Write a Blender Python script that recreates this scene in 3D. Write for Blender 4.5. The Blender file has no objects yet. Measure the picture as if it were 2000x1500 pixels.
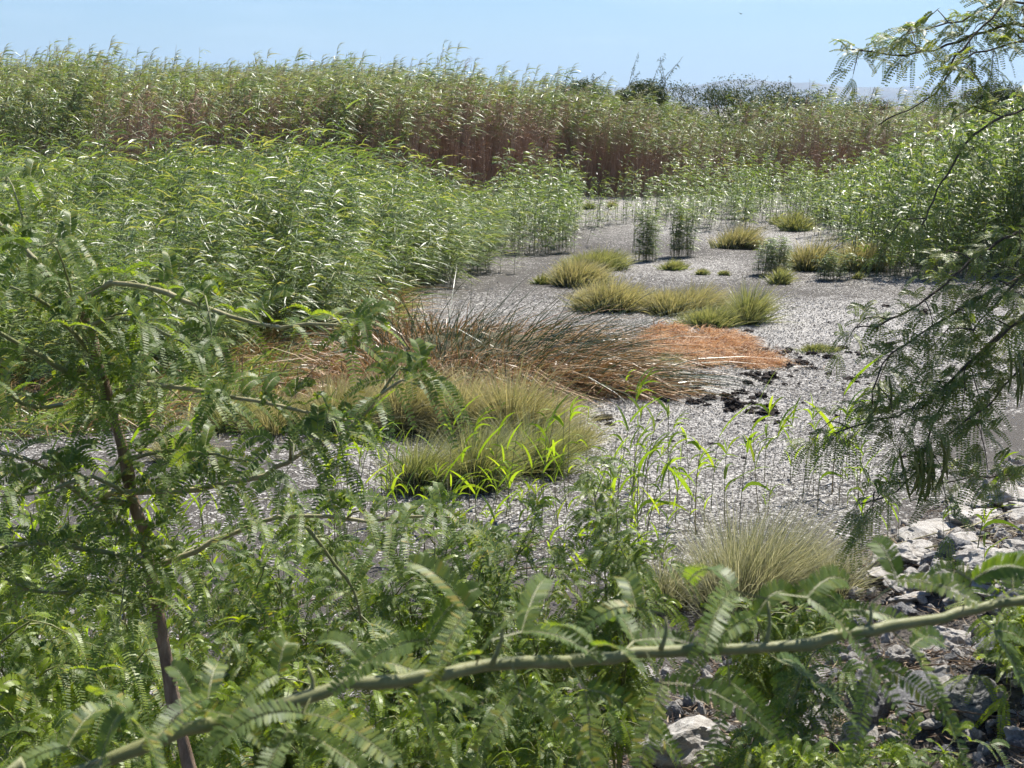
import bpy, math, random
import numpy as np
from mathutils import Vector, Matrix, noise as mnoise

random.seed(7); RNG = np.random.default_rng(11)
R = math.radians
scene = bpy.context.scene
COL = scene.collection

# ------------------------------------------------------------------ camera, sky, sun, exposure
H, PITCH, F = 3.2, R(10.04), 3078.0          # eye height, downward tilt, focal length in 2000-px pixels
cam_d = bpy.data.cameras.new('camera'); cam = bpy.data.objects.new('camera', cam_d); COL.objects.link(cam)
cam.location = (0, 0, H); cam.rotation_euler = (R(90) - PITCH, 0, 0)
cam_d.sensor_width = 36; cam_d.lens = 36 * F / 2000; cam_d.clip_start = .05; cam_d.clip_end = 60000
cam_d.dof.use_dof = True; cam_d.dof.focus_distance = 7.5; cam_d.dof.aperture_fstop = 21
scene.camera = cam

SUN_EL, SUN_AZ = R(57), R(38)                # azimuth measured to the right of the view direction (+Y)
world = bpy.data.worlds.new('World'); scene.world = world; world.use_nodes = True
wn = world.node_tree; sky = wn.nodes.new('ShaderNodeTexSky'); sky.sky_type = 'NISHITA'
sky.sun_disc = False; sky.sun_elevation = SUN_EL; sky.sun_rotation = SUN_AZ
sky.air_density = 1.0; sky.dust_density = .25; sky.ozone_density = 2.5
tint = wn.nodes.new('ShaderNodeMix'); tint.data_type = 'RGBA'; tint.blend_type = 'MULTIPLY'; tint.inputs[0].default_value = 1; tint.inputs[7].default_value = (.74, .90, 1.12, 1)   # white balance of the sky
wc = wn.nodes.new('ShaderNodeTexCoord'); wm = wn.nodes.new('ShaderNodeMapping'); wm.inputs['Scale'].default_value = (2.2, 2.2, 22); wz = wn.nodes.new('ShaderNodeTexNoise'); wz.inputs['Scale'].default_value = 2.4; wz.inputs['Detail'].default_value = 7
wr = wn.nodes.new('ShaderNodeValToRGB'); wr.color_ramp.elements[0].position = .52; wr.color_ramp.elements[1].position = .80; wr.color_ramp.elements[1].color = (.16, .16, .16, 1)
wx = wn.nodes.new('ShaderNodeMix'); wx.data_type = 'RGBA'; wx.inputs[7].default_value = (11, 12, 13, 1)      # thin high cloud
wn.links.new(wc.outputs['Generated'], wm.inputs[0]); wn.links.new(wm.outputs[0], wz.inputs[0]); wn.links.new(wz.outputs[0], wr.inputs[0]); wn.links.new(wr.outputs[0], wx.inputs[0]); wn.links.new(tint.outputs[2], wx.inputs[6])
wn.links.new(sky.outputs[0], tint.inputs[6]); wn.links.new(wx.outputs[2], wn.nodes['Background'].inputs[0]); wn.nodes['Background'].inputs[1].default_value = .056
sun_d = bpy.data.lights.new('sun', 'SUN'); sun = bpy.data.objects.new('sun', sun_d); COL.objects.link(sun)
sun_d.energy = 5.0; sun_d.angle = R(.5); sun_d.color = (1, .95, .87)
to_sun = Vector((math.sin(SUN_AZ) * math.cos(SUN_EL), math.cos(SUN_AZ) * math.cos(SUN_EL), math.sin(SUN_EL)))
sun.rotation_euler = to_sun.to_track_quat('Z', 'Y').to_euler()
vs = scene.view_settings; vs.view_transform = 'Standard'; vs.look = 'None'; vs.exposure = 1.0; vs.gamma = 1; vs.use_curve_mapping = False
cy = scene.cycles
cy.max_bounces = 6; cy.diffuse_bounces = 3; cy.glossy_bounces = 2; cy.transmission_bounces = 4; cy.transparent_max_bounces = 4; cy.volume_bounces = 0
cy.sample_clamp_indirect = 6; cy.use_adaptive_sampling = True; cy.adaptive_threshold = .025; cy.adaptive_min_samples = 24

# ------------------------------------------------------------------ helpers
FWD = np.array([0, math.cos(PITCH), -math.sin(PITCH)]); UP = np.array([0, math.sin(PITCH), math.cos(PITCH)]); RT = np.array([1., 0, 0])
def ray(px, py): return FWD + RT * ((px - 1000) / F) + UP * (-(py - 750) / F)
def at(px, py, d): return Vector(np.array([0, 0, H]) + ray(px, py) * d)          # a point at depth d
def shore(x, y): return (x - .55) * .833 - (y - 7.9) * .553                        # metres up the bank from the water line
def terrain(x, y):
    x = np.asarray(x, float); y = np.asarray(y, float)
    s = shore(x, y) + .18 * np.sin(x * 1.7 + y * .9) + .12 * np.sin(y * 2.3 - x * .6)
    u = np.clip(s / 4.3, 0, 1)
    z = 1.65 * (u * .8 + .2 * u * u * (3 - 2 * u))
    z += np.clip(s, 0, 1) * (.05 * np.sin(3.1 * x + 1.3 * y) + .04 * np.sin(5.3 * y - 2.7 * x) + .02 * np.sin(11 * x + 3) * np.sin(9 * y))
    far = np.clip((70 - y) / 20, 0, 1)
    return z + far * (.02 * np.sin(.9 * x + .5) * np.sin(.7 * y) + .008 * np.sin(3.7 * x + 2.1 * y))
GT = np.geomspace(.5, 400, 2400)
def ground(px, py):
    r = ray(px, py); t = GT; z = H + r[2] * t - terrain(r[0] * t, r[1] * t); i = int(np.argmax(z <= 0)) or len(t) - 1
    k = z[i - 1] / (z[i - 1] - z[i] + 1e-12); p = np.array([0, 0, H]) + r * (t[i - 1] + (t[i] - t[i - 1]) * k)
    return Vector((p[0], p[1], float(terrain(p[0], p[1]))))
def depth_of(p): return float(np.dot(np.array(p) - np.array([0, 0, H]), FWD))
def project(p):
    q = np.array(p) - np.array([0, 0, H]); d = np.dot(q, FWD)
    return 1000 + F * np.dot(q, RT) / d, 750 - F * np.dot(q, UP) / d, d

def norm(a): return a / np.maximum(np.linalg.norm(a, axis=-1, keepdims=True), 1e-9)

class Geo:
    """Collects vertices and faces (with a material slot, t = place along a blade, rnd = one number per blade)."""
    def __init__(s): s.V, s.Fq, s.T, s.Rn, s.n = [], [], [], [], 0
    def add(s, V, faces, t=0., rnd=0., mat=0):
        V = np.asarray(V, float).reshape(-1, 3); k = len(V)
        for f in faces:
            f = np.asarray(f, int)
            if f.size: s.Fq.append((f + s.n, mat))
        s.V.append(V); s.T.append(np.broadcast_to(np.asarray(t, float), (k,))); s.Rn.append(np.broadcast_to(np.asarray(rnd, float), (k,))); s.n += k
        return s
    def arrays(s): return np.concatenate(s.V), np.concatenate(s.T), np.concatenate(s.Rn)
    def merge(s, g, M, rnd_shift=0.):
        V, T, Rn = g.arrays(); M = np.array(M)
        off = s.n
        s.V.append(V @ M[:3, :3].T + M[:3, 3]); s.T.append(T); s.Rn.append((Rn + rnd_shift) % 1.0); s.n += len(V)
        for f, m in g.Fq: s.Fq.append((f + off, m))
    def mesh(s, name, mats, smooth=False):
        V, T, Rn = s.arrays(); me = bpy.data.meshes.new(name)
        loops = np.concatenate([f.ravel() for f, m in s.Fq]); tot = np.concatenate([np.full(len(f), f.shape[1]) for f, m in s.Fq])
        mi = np.concatenate([np.full(len(f), m) for f, m in s.Fq])
        me.vertices.add(len(V)); me.vertices.foreach_set('co', V.ravel().astype(np.float32))
        me.loops.add(len(loops)); me.loops.foreach_set('vertex_index', loops.astype(np.int32))
        me.polygons.add(len(tot)); me.polygons.foreach_set('loop_start', np.concatenate([[0], np.cumsum(tot)[:-1]]).astype(np.int32))
        me.polygons.foreach_set('material_index', mi.astype(np.int32)); me.polygons.foreach_set('use_smooth', np.full(len(tot), smooth))
        for nm, a in (('t', T), ('rnd', Rn)):
            me.attributes.new(nm, 'FLOAT', 'POINT').data.foreach_set('value', a.astype(np.float32))
        for m in (mats if isinstance(mats, (list, tuple)) else [mats]): me.materials.append(m)
        me.update(calc_edges=True)
        return me
    def obj(s, name, mats, parent=None, smooth=False): return link(name, s.mesh(name, mats, smooth), parent)

def link(name, data, parent=None, M=None):
    o = bpy.data.objects.new(name, data); COL.objects.link(o)
    if parent is not None: o.parent = parent
    if M is not None: o.matrix_local = M
    return o
def tag(o, label=None, cat=None, group=None, kind=None):
    for k, v in (('label', label), ('category', cat), ('group', group), ('kind', kind)):
        if v: o[k] = v
    return o
def empty(name, loc, label, cat, group=None):
    o = bpy.data.objects.new(name, None); COL.objects.link(o); o.location = loc; o.empty_display_size = .1
    return tag(o, label, cat, group)

def strands(g, base, d0, L, w, bend, nseg=3, prof=None, mat=0, rnd=None, side=None, rng=RNG):
    """N flat tapering blades. bend is added with the square of the way along."""
    N = len(base); t = np.linspace(0, 1, nseg + 1)
    L = np.broadcast_to(L, (N,)); w = np.broadcast_to(w, (N,)); bend = np.broadcast_to(bend, (N, 3))
    P = base[:, None] + (d0[:, None] * t[None, :, None] + bend[:, None] * (t ** 2)[None, :, None]) * L[:, None, None]
    if side is None: side = norm(np.cross(d0, norm(rng.normal(size=(N, 3)))))
    prof = np.array(prof if prof is not None else [1, .9, .6, 0][:nseg] + [0]) if prof is None or len(prof) == nseg + 1 else np.interp(t, np.linspace(0, 1, len(prof)), prof)
    off = side[:, None] * (w[:, None] * prof[None, :nseg] * .5)[..., None]
    A = P[:, :nseg] - off; B = P[:, :nseg] + off
    V = np.concatenate([np.stack([A, B], 2).reshape(N, 2 * nseg, 3), P[:, nseg:]], 1)
    k = 2 * nseg + 1; b = (np.arange(N) * k)[:, None]
    quads = np.concatenate([b + np.array([[2 * i, 2 * i + 1, 2 * i + 3, 2 * i + 2]]) for i in range(nseg - 1)]) if nseg > 1 else np.zeros((0, 4), int)
    tris = b + np.array([[2 * nseg - 2, 2 * nseg - 1, 2 * nseg]])
    rnd = rng.random(N) if rnd is None else np.broadcast_to(rnd, (N,))
    tt = np.concatenate([np.repeat(t[:nseg], 2), [1.]])
    g.add(V.reshape(-1, 3), [quads, tris], np.tile(tt, N), np.repeat(rnd, k), mat)

def tube(g, pts, rad, sides=6, mat=0, rnd=0., knob=0.):
    pts = np.array([tuple(p) for p in pts], float); n = len(pts); rad = np.broadcast_to(rad, (n,))
    tan = norm(np.gradient(pts, axis=0)); ref = np.array([0, 0, 1.]) if abs(tan[0][2]) < .9 else np.array([1., 0, 0])
    rings = []; u = norm(np.cross(tan[0], ref))
    for i in range(n):
        u = norm(u - tan[i] * np.dot(u, tan[i])); v = np.cross(tan[i], u)
        a = np.arange(sides) * 2 * math.pi / sides
        rr = rad[i] * (1 + knob * RNG.normal(size=sides))
        rings.append(pts[i] + (np.cos(a) * rr)[:, None] * u + (np.sin(a) * rr)[:, None] * v)
    q = []
    for i in range(n - 1):
        for j in range(sides):
            k = (j + 1) % sides; q.append([i * sides + j, i * sides + k, (i + 1) * sides + k, (i + 1) * sides + j])
    V = np.concatenate(rings + [pts[:1], pts[-1:]]); c0, c1 = n * sides, n * sides + 1
    tr = [[c0, (j + 1) % sides, j] for j in range(sides)] + [[c1, (n - 1) * sides + j, (n - 1) * sides + (j + 1) % sides] for j in range(sides)]
    g.add(V, [np.array(q), np.array(tr)], np.concatenate([np.repeat(np.linspace(0, 1, n), sides), [0, 1]]), rnd, mat)

def smooth_path(pts, step=.06):
    """Catmull-Rom through pts, resampled."""
    P = [np.array(tuple(p), float) for p in pts]; P = [2 * P[0] - P[1]] + P + [2 * P[-1] - P[-2]]; out = []
    for i in range(1, len(P) - 2):
        n = max(2, int(np.linalg.norm(P[i + 1] - P[i]) / step))
        for k in range(n):
            t = k / n; a, b, c, d = P[i - 1:i + 3]
            out.append(.5 * ((2 * b) + (-a + c) * t + (2 * a - 5 * b + 4 * c - d) * t * t + (-a + 3 * b - 3 * c + d) * t ** 3))
    out.append(P[-2]); return np.array(out)

# ------------------------------------------------------------------ materials
def nodes_of(m): m.use_nodes = True; nt = m.node_tree; nt.nodes.clear(); return nt
def N(nt, typ, **kw):
    n = nt.nodes.new(typ)
    for k, v in kw.items():
        if k in n.inputs: n.inputs[k].default_value = v
        else: setattr(n, k, v)
    return n
def ramp(nt, fac, stops, interp='LINEAR'):
    r = nt.nodes.new('ShaderNodeValToRGB'); r.color_ramp.interpolation = interp
    el = r.color_ramp.elements
    while len(el) < len(stops): el.new(.5)
    for e, (p, c) in zip(el, stops): e.position = p; e.color = (*c, 1)
    nt.links.new(fac, r.inputs[0]); return r.outputs[0]
def mixc(nt, fac, a, b, mode='MIX'):
    m = nt.nodes.new('ShaderNodeMix'); m.data_type = 'RGBA'; m.blend_type = mode
    for i, v in ((0, fac), (6, a), (7, b)):
        if isinstance(v, (int, float)): m.inputs[i].default_value = v
        elif isinstance(v, tuple): m.inputs[i].default_value = (*v, 1)
        else: nt.links.new(v, m.inputs[i])
    return m.outputs[2]
def math_(nt, op, a, b=0.):
    m = nt.nodes.new('ShaderNodeMath'); m.operation = op
    for i, v in ((0, a), (1, b)):
        if isinstance(v, (int, float)): m.inputs[i].default_value = v
        else: nt.links.new(v, m.inputs[i])
    return m.outputs[0]
def attr(nt, name): a = nt.nodes.new('ShaderNodeAttribute'); a.attribute_name = name; return a.outputs['Fac']

def leaf_mat(name, stops, along=None, trans=.35, tcol=(1.5, 1.6, .5), rough=.4, spec=.5):
    """Blade or leaf: colour per leaf from stops; along = (t_from, t_to, colour) tints towards the tip; part of the light passes through."""
    m = bpy.data.materials.new(name); nt = nodes_of(m); L = nt.links
    oi = nt.nodes.new('ShaderNodeObjectInfo')
    f = math_(nt, 'FRACT', math_(nt, 'ADD', attr(nt, 'rnd'), math_(nt, 'MULTIPLY', oi.outputs['Random'], .35)))
    c = ramp(nt, f, stops)
    if along:
        mr = N(nt, 'ShaderNodeMapRange'); mr.inputs[1].default_value = along[0]; mr.inputs[2].default_value = along[1]
        L.new(attr(nt, 't'), mr.inputs[0]); c = mixc(nt, mr.outputs[0], c, along[2])
    out = nt.nodes.new('ShaderNodeOutputMaterial')
    p = N(nt, 'ShaderNodeBsdfPrincipled', Roughness=rough); p.inputs['Specular IOR Level'].default_value = spec; L.new(c, p.inputs['Base Color'])
    if trans > 0:
        tr = nt.nodes.new('ShaderNodeBsdfTranslucent'); L.new(mixc(nt, 1., c, tcol, 'MULTIPLY'), tr.inputs[0])
        mx = nt.nodes.new('ShaderNodeMixShader'); mx.inputs[0].default_value = trans
        L.new(p.outputs[0], mx.inputs[1]); L.new(tr.outputs[0], mx.inputs[2]); L.new(mx.outputs[0], out.inputs[0])
    else: L.new(p.outputs[0], out.inputs[0])
    return m
def rough_mat(name, stops, scale=20., bump=.4, rough=.85, detail=6., stretch=(1, 1, 1), voro=0.):
    m = bpy.data.materials.new(name); nt = nodes_of(m); L = nt.links
    tc = nt.nodes.new('ShaderNodeTexCoord'); mp = nt.nodes.new('ShaderNodeMapping'); mp.inputs['Scale'].default_value = stretch
    L.new(tc.outputs['Object'], mp.inputs[0])
    nz = N(nt, 'ShaderNodeTexNoise', Scale=scale, Detail=detail, Roughness=.65); L.new(mp.outputs[0], nz.inputs[0])
    c = ramp(nt, nz.outputs[0], stops)
    p = N(nt, 'ShaderNodeBsdfPrincipled', Roughness=rough); L.new(c, p.inputs['Base Color']); p.inputs['Specular IOR Level'].default_value = .3
    nz2 = N(nt, 'ShaderNodeTexNoise', Scale=scale * 2.5, Detail=8., Roughness=.7); L.new(mp.outputs[0], nz2.inputs[0])
    b = N(nt, 'ShaderNodeBump', Strength=bump, Distance=.02); L.new(nz2.outputs[0], b.inputs['Height']); L.new(b.outputs[0], p.inputs['Normal'])
    out = nt.nodes.new('ShaderNodeOutputMaterial'); L.new(p.outputs[0], out.inputs[0]); return m

M = {}
M['mesq'] = leaf_mat('mesquite_leaf', [(0, (.07, .118, .036)), (.35, (.10, .155, .047)), (.75, (.15, .205, .06)), (.94, (.21, .25, .05)), (1, (.32, .26, .07))], trans=.48, tcol=(1.9, 1.9, .38), rough=.46, spec=.32)
M['mesq_yellow'] = leaf_mat('mesquite_backlit_leaf', [(0, (.15, .23, .025)), (1, (.24, .31, .04))], trans=.5, tcol=(2.2, 2.0, .35), rough=.42, spec=.5)  # yellow copy of the leaf: sun shining through is put into the colour
M['mesq_dull'] = leaf_mat('mesquite_pale_leaf', [(0, (.10, .15, .045)), (.6, (.155, .21, .058)), (1, (.24, .25, .07))], trans=.48, tcol=(1.8, 1.7, .5), rough=.45, spec=.5)  # paler leaf tones for the right-hand tree
M['reed'] = leaf_mat('reed_leaf', [(0, (.08, .125, .046)), (.45, (.155, .215, .08)), (.8, (.23, .29, .115)), (.93, (.32, .34, .16)), (1, (.44, .39, .22))], trans=.38, tcol=(1.6, 1.65, .5), rough=.40, spec=.6)
M['reed_olive'] = leaf_mat('reed_leaf_olive', [(0, (.10, .16, .055)), (.5, (.175, .25, .09)), (.85, (.26, .315, .13)), (1, (.38, .36, .20))], trans=.32, tcol=(1.6, 1.5, .6), rough=.4, spec=.6)
M['reed_stem'] = leaf_mat('reed_stem', [(0, (.09, .12, .04)), (.6, (.16, .16, .07)), (1, (.24, .19, .09))], trans=0, rough=.5)
M['reed_dry'] = leaf_mat('reed_dry_stem', [(0, (.22, .13, .085)), (.5, (.345, .22, .15)), (1, (.46, .33, .23))], trans=.1, tcol=(1.3, 1, .8), rough=.6, spec=.3)
M['reed_redstem'] = leaf_mat('reed_red_stem', [(0, (.20, .12, .075)), (.5, (.30, .20, .125)), (1, (.38, .29, .17))], trans=0, rough=.55)
M['shoot'] = leaf_mat('shoot_leaf', [(0, (.13, .22, .03)), (.6, (.20, .30, .04)), (1, (.29, .38, .06))], trans=.55, tcol=(1.7, 1.6, .3), rough=.38, spec=.6)
M['tuss_y'] = leaf_mat('tussock_straw', [(0, (.11, .16, .06)), (.5, (.25, .265, .12)), (.85, (.42, .39, .23)), (1, (.56, .51, .35))], along=(.3, 1.15, (.57, .51, .31)), trans=.3, tcol=(1.3, 1.2, .7), rough=.55, spec=.3)
M['tuss_g'] = leaf_mat('tussock_green', [(0, (.07, .125, .04)), (.5, (.135, .19, .065)), (.85, (.23, .25, .11)), (1, (.40, .38, .23))], along=(.25, 1.1, (.46, .44, .26)), trans=.3, tcol=(1.4, 1.35, .6), rough=.5, spec=.4)
M['tuss_p'] = leaf_mat('tussock_pale', [(0, (.14, .165, .09)), (.4, (.27, .28, .165)), (.8, (.42, .41, .28)), (1, (.58, .55, .42))], along=(.5, 1.3, (.62, .58, .44)), trans=.3, tcol=(1.25, 1.2, .8), rough=.55, spec=.3)
M['sedge'] = leaf_mat('sedge_blade', [(0, (.045, .065, .03)), (.22, (.08, .10, .045)), (.25, (.21, .115, .05)), (.65, (.36, .215, .10)), (1, (.54, .39, .22))], trans=.15, tcol=(1.2, 1.1, .7), rough=.4, spec=.6)
M['sedge_green'] = leaf_mat('sedge_blade_green', [(0, (.03, .055, .028)), (.6, (.055, .085, .04)), (1, (.10, .12, .06))], trans=.15, tcol=(1.2, 1.2, .6), rough=.36, spec=.6)
M['straw'] = leaf_mat('dead_straw', [(0, (.20, .095, .045)), (.4, (.38, .22, .115)), (.8, (.53, .36, .21)), (1, (.68, .54, .37))], trans=.2, tcol=(1.2, 1.05, .7), rough=.5, spec=.4)
M['orange'] = leaf_mat('dead_grass', [(0, (.27, .13, .065)), (.4, (.50, .30, .165)), (.8, (.63, .44, .28)), (1, (.72, .57, .41))], trans=.25, tcol=(1.2, 1, .7), rough=.65, spec=.25)
M['litter'] = leaf_mat('litter', [(0, (.06, .04, .028)), (.5, (.16, .11, .07)), (.85, (.30, .23, .15)), (1, (.48, .40, .29))], trans=0, rough=.8, spec=.2)
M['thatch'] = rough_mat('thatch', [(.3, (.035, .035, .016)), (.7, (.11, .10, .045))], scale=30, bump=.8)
M['bark'] = rough_mat('bark', [(.3, (.11, .07, .045)), (.5, (.21, .145, .095)), (.7, (.36, .27, .19))], scale=45, bump=.5, stretch=(1, 1, .25))
M['twig'] = rough_mat('green_twig', [(.3, (.14, .16, .06)), (.6, (.23, .23, .10)), (.8, (.33, .29, .16))], scale=60, bump=.15, rough=.5, stretch=(1, 1, 1))
M['pale_twig'] = rough_mat('pale_twig', [(.3, (.22, .21, .10)), (.6, (.36, .32, .18)), (.8, (.46, .40, .26))], scale=40, bump=.2, rough=.55)
M['dark_twig'] = rough_mat('dark_twig', [(.3, (.045, .035, .025)), (.7, (.13, .10, .07))], scale=50, bump=.3)
M['pod'] = leaf_mat('pod', [(0, (.14, .17, .035)), (1, (.24, .24, .06))], trans=.15, rough=.5)
M['catkin'] = leaf_mat('catkin', [(0, (.45, .34, .14)), (1, (.62, .50, .26))], trans=.2, tcol=(1.1, 1, .7), rough=.8)
M['bush'] = leaf_mat('dark_bush_leaf', [(0, (.035, .055, .022)), (.6, (.06, .085, .03)), (1, (.10, .11, .045))], trans=.2, tcol=(1.5, 1.5, .5), rough=.5, spec=.3)
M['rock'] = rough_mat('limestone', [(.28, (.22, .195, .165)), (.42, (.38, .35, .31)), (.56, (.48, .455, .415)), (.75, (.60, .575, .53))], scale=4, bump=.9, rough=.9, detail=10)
M['rock2'] = rough_mat('grey_shaded_stone', [(.3, (.10, .10, .105)), (.5, (.21, .21, .21)), (.75, (.38, .37, .36))], scale=9, bump=.9, rough=.9, detail=10)  # darker stone; on the shaded rocks this colour carries the shade
M['clod'] = rough_mat('black_mud', [(.3, (.018, .014, .012)), (.7, (.085, .065, .052))], scale=40, bump=1., rough=.9)
M['flake'] = leaf_mat('dried_flake', [(0, (.17, .16, .147)), (.3, (.28, .267, .248)), (.7, (.38, .364, .34)), (1, (.50, .481, .453))], trans=.05, tcol=(1.1, 1.1, 1.05), rough=.75, spec=.15)
M['dirty_flake'] = M['flake']
M['bird'] = rough_mat('bird_feather', [(.3, (.02, .02, .02)), (.7, (.06, .05, .05))])

# ------------------------------------------------------------------ setting: ground, flakes, hills
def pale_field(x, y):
    """Share of the mud that lies under the pale dried crust: mud stains, plus shade under the left trees worked into the colour."""
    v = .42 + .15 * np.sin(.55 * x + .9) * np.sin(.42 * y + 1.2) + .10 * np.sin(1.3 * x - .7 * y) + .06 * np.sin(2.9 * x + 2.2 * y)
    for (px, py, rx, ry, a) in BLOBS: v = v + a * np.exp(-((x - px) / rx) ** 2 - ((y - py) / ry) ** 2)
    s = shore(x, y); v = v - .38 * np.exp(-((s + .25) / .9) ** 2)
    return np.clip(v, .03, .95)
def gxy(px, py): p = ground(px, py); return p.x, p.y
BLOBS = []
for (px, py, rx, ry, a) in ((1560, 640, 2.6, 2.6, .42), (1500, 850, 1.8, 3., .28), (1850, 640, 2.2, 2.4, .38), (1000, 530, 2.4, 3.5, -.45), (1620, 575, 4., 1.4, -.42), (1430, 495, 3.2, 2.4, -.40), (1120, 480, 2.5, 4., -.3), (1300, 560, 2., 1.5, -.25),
                            (1280, 515, 2., 1.4, .25), (1350, 385, 8., 6., .35), (450, 900, 1.6, 2.4, -.12), (200, 1050, 2., 2.5, -.22), (500, 1150, 1.4, 2., -.22), (700, 1250, 1.5, 1.5, -.28), (1000, 1180, 1., 1., -.15), (1860, 860, .9, 1.2, -.3), (1130, 1080, 1.2, 1.5, .12)):  # lower-left dips: browner mud with fewer flakes, and tree shade painted in
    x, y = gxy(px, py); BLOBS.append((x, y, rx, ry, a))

gm = bpy.data.materials.new('lakebed'); nt = nodes_of(gm); L = nt.links
tc = nt.nodes.new('ShaderNodeTexCoord'); vo = N(nt, 'ShaderNodeTexVoronoi', Scale=44.); L.new(tc.outputs['Object'], vo.inputs['Vector'])
sep = nt.nodes.new('ShaderNodeSeparateColor'); L.new(vo.outputs['Color'], sep.inputs[0])
nz = N(nt, 'ShaderNodeTexNoise', Scale=3.2, Detail=7., Roughness=.6); L.new(tc.outputs['Object'], nz.inputs[0])
nzf = N(nt, 'ShaderNodeTexNoise', Scale=55., Detail=5., Roughness=.7); L.new(tc.outputs['Object'], nzf.inputs[0])
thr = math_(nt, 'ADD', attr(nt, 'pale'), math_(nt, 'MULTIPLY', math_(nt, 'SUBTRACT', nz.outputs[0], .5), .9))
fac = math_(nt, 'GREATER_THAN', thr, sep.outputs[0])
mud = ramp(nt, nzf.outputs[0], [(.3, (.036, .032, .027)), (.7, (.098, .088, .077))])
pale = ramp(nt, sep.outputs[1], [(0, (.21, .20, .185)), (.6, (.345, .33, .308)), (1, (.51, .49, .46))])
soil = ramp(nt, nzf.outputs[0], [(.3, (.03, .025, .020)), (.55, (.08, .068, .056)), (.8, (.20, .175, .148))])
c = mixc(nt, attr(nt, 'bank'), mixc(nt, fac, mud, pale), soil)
p = N(nt, 'ShaderNodeBsdfPrincipled', Roughness=.85); p.inputs['Specular IOR Level'].default_value = .3; L.new(c, p.inputs['Base Color'])
b1 = N(nt, 'ShaderNodeBump', Strength=.9, Distance=.012); L.new(math_(nt, 'ADD', vo.outputs['Distance'], nzf.outputs[0]), b1.inputs['Height']); L.new(b1.outputs[0], p.inputs['Normal'])
out = nt.nodes.new('ShaderNodeOutputMaterial'); L.new(p.outputs[0], out.inputs[0])

def axis(fine, lo, hi, far, grow=1.18):
    a = list(np.arange(lo, hi + 1e-6, fine)); s = fine; v = hi
    while v < far: s *= grow; v += s; a.append(v)
    s = fine; v = lo; pre = []
    while v > -far if lo < 0 else False: s *= grow; v -= s; pre.append(v)
    return np.array(pre[::-1] + a)
xs = axis(.09, -5., 8., 9000.); ys = axis(.09, -1., 19., 9000.)
X, Y = np.meshgrid(xs, ys); Z = terrain(X, Y)
Z = np.where(Y > 120, Z * 0, Z)
ni, nj = len(ys), len(xs); idx = np.arange(ni * nj).reshape(ni, nj)
q = np.stack([idx[:-1, :-1], idx[:-1, 1:], idx[1:, 1:], idx[1:, :-1]], -1).reshape(-1, 4)
Zb = Z + np.clip(shore(X, Y), 0, .6) * .03 * RNG.normal(size=Z.shape) + np.where((np.abs(X) < 10) & (Y < 25), .006 * RNG.normal(size=Z.shape), 0)
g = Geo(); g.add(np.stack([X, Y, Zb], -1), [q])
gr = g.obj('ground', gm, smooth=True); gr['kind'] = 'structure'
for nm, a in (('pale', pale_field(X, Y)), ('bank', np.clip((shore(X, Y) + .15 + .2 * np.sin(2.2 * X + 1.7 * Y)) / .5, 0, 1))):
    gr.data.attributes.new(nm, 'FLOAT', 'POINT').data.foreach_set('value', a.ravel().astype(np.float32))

def flakes():
    n = 430000
    d = 7.5 * (30 / 7.5) ** RNG.random(n); px = RNG.uniform(-60, 2060, n)
    x = (px - 1000) / F * d * 1.02; y = d
    keep = RNG.random(n) < pale_field(x, y) ** 1.4 * 1.25 * np.clip(1.2 - shore(x, y) * 3, 0, 1)
    x, y = x[keep], y[keep]; n = len(x)
    z = terrain(x, y) + RNG.uniform(.002, .016, n)
    s = RNG.uniform(.004, .0115, n) * np.clip(y / 13, .8, 1.5)
    a = RNG.uniform(0, 6.28, n); nrm = norm(np.stack([RNG.normal(0, .7, n), RNG.normal(0, .7, n), np.ones(n)], -1))
    u = norm(np.cross(nrm, np.stack([np.cos(a), np.sin(a), np.zeros(n)], -1))); v = np.cross(nrm, u)
    P = np.stack([x, y, z], -1); e = RNG.uniform(.5, 1.4, n)[:, None]
    s = s[:, None]; curl = RNG.uniform(.1, .6, n)[:, None]
    V = np.stack([P - u * s * e, P - v * s + nrm * s * curl, P + u * s * e * .8, P + v * s * .9 + nrm * s * curl], 1)
    b = (np.arange(n) * 4)[:, None]
    g = Geo(); g.add(V.reshape(-1, 3), [b + np.array([[0, 1, 2]]), b + np.array([[0, 2, 3]])], 0, np.repeat(RNG.random(n), 4))
    o = g.obj('dried_flakes', M['flake']); tag(o, 'pale dried floating weed flakes strewn over the dark mud', 'dried weed', kind='stuff')
flakes()

hm = rough_mat('hillside', [(.3, (.09, .085, .07)), (.7, (.20, .18, .14))], scale=.004, bump=0.)
def hills(y0, base, amp, seed, name):
    n = 420; xs = np.linspace(-5200, 5200, n); rows = 16; V = []
    for r in range(rows):
        f = r / (rows - 1)
        for x in xs:
            h = base + amp * (mnoise.fractal(Vector((x * .0011 + seed, 3.1, f * .8)), .9, 2.1, 6) + .25 * mnoise.noise(Vector((x * .004, seed, f * 3))))
            h *= .85 + .15 * math.sin(x * .0016 + seed)
            V.append((x, y0 + f * 500 + 60 * mnoise.noise(Vector((x * .003, f * 2, seed))), max(h, 6) * math.sin(f * math.pi / 2) ** 1.1 - 2 * (1 - f)))
    i = np.arange(rows * n).reshape(rows, n); q = np.stack([i[:-1, :-1], i[:-1, 1:], i[1:, 1:], i[1:, :-1]], -1).reshape(-1, 4)
    g = Geo(); g.add(V, [q]); o = g.obj(name, hm, smooth=True); o['kind'] = 'structure'
hills(5600, 74, 58, 4.3, 'hills'); hills(7600, 116, 52, 9.7, 'hills')

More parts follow.
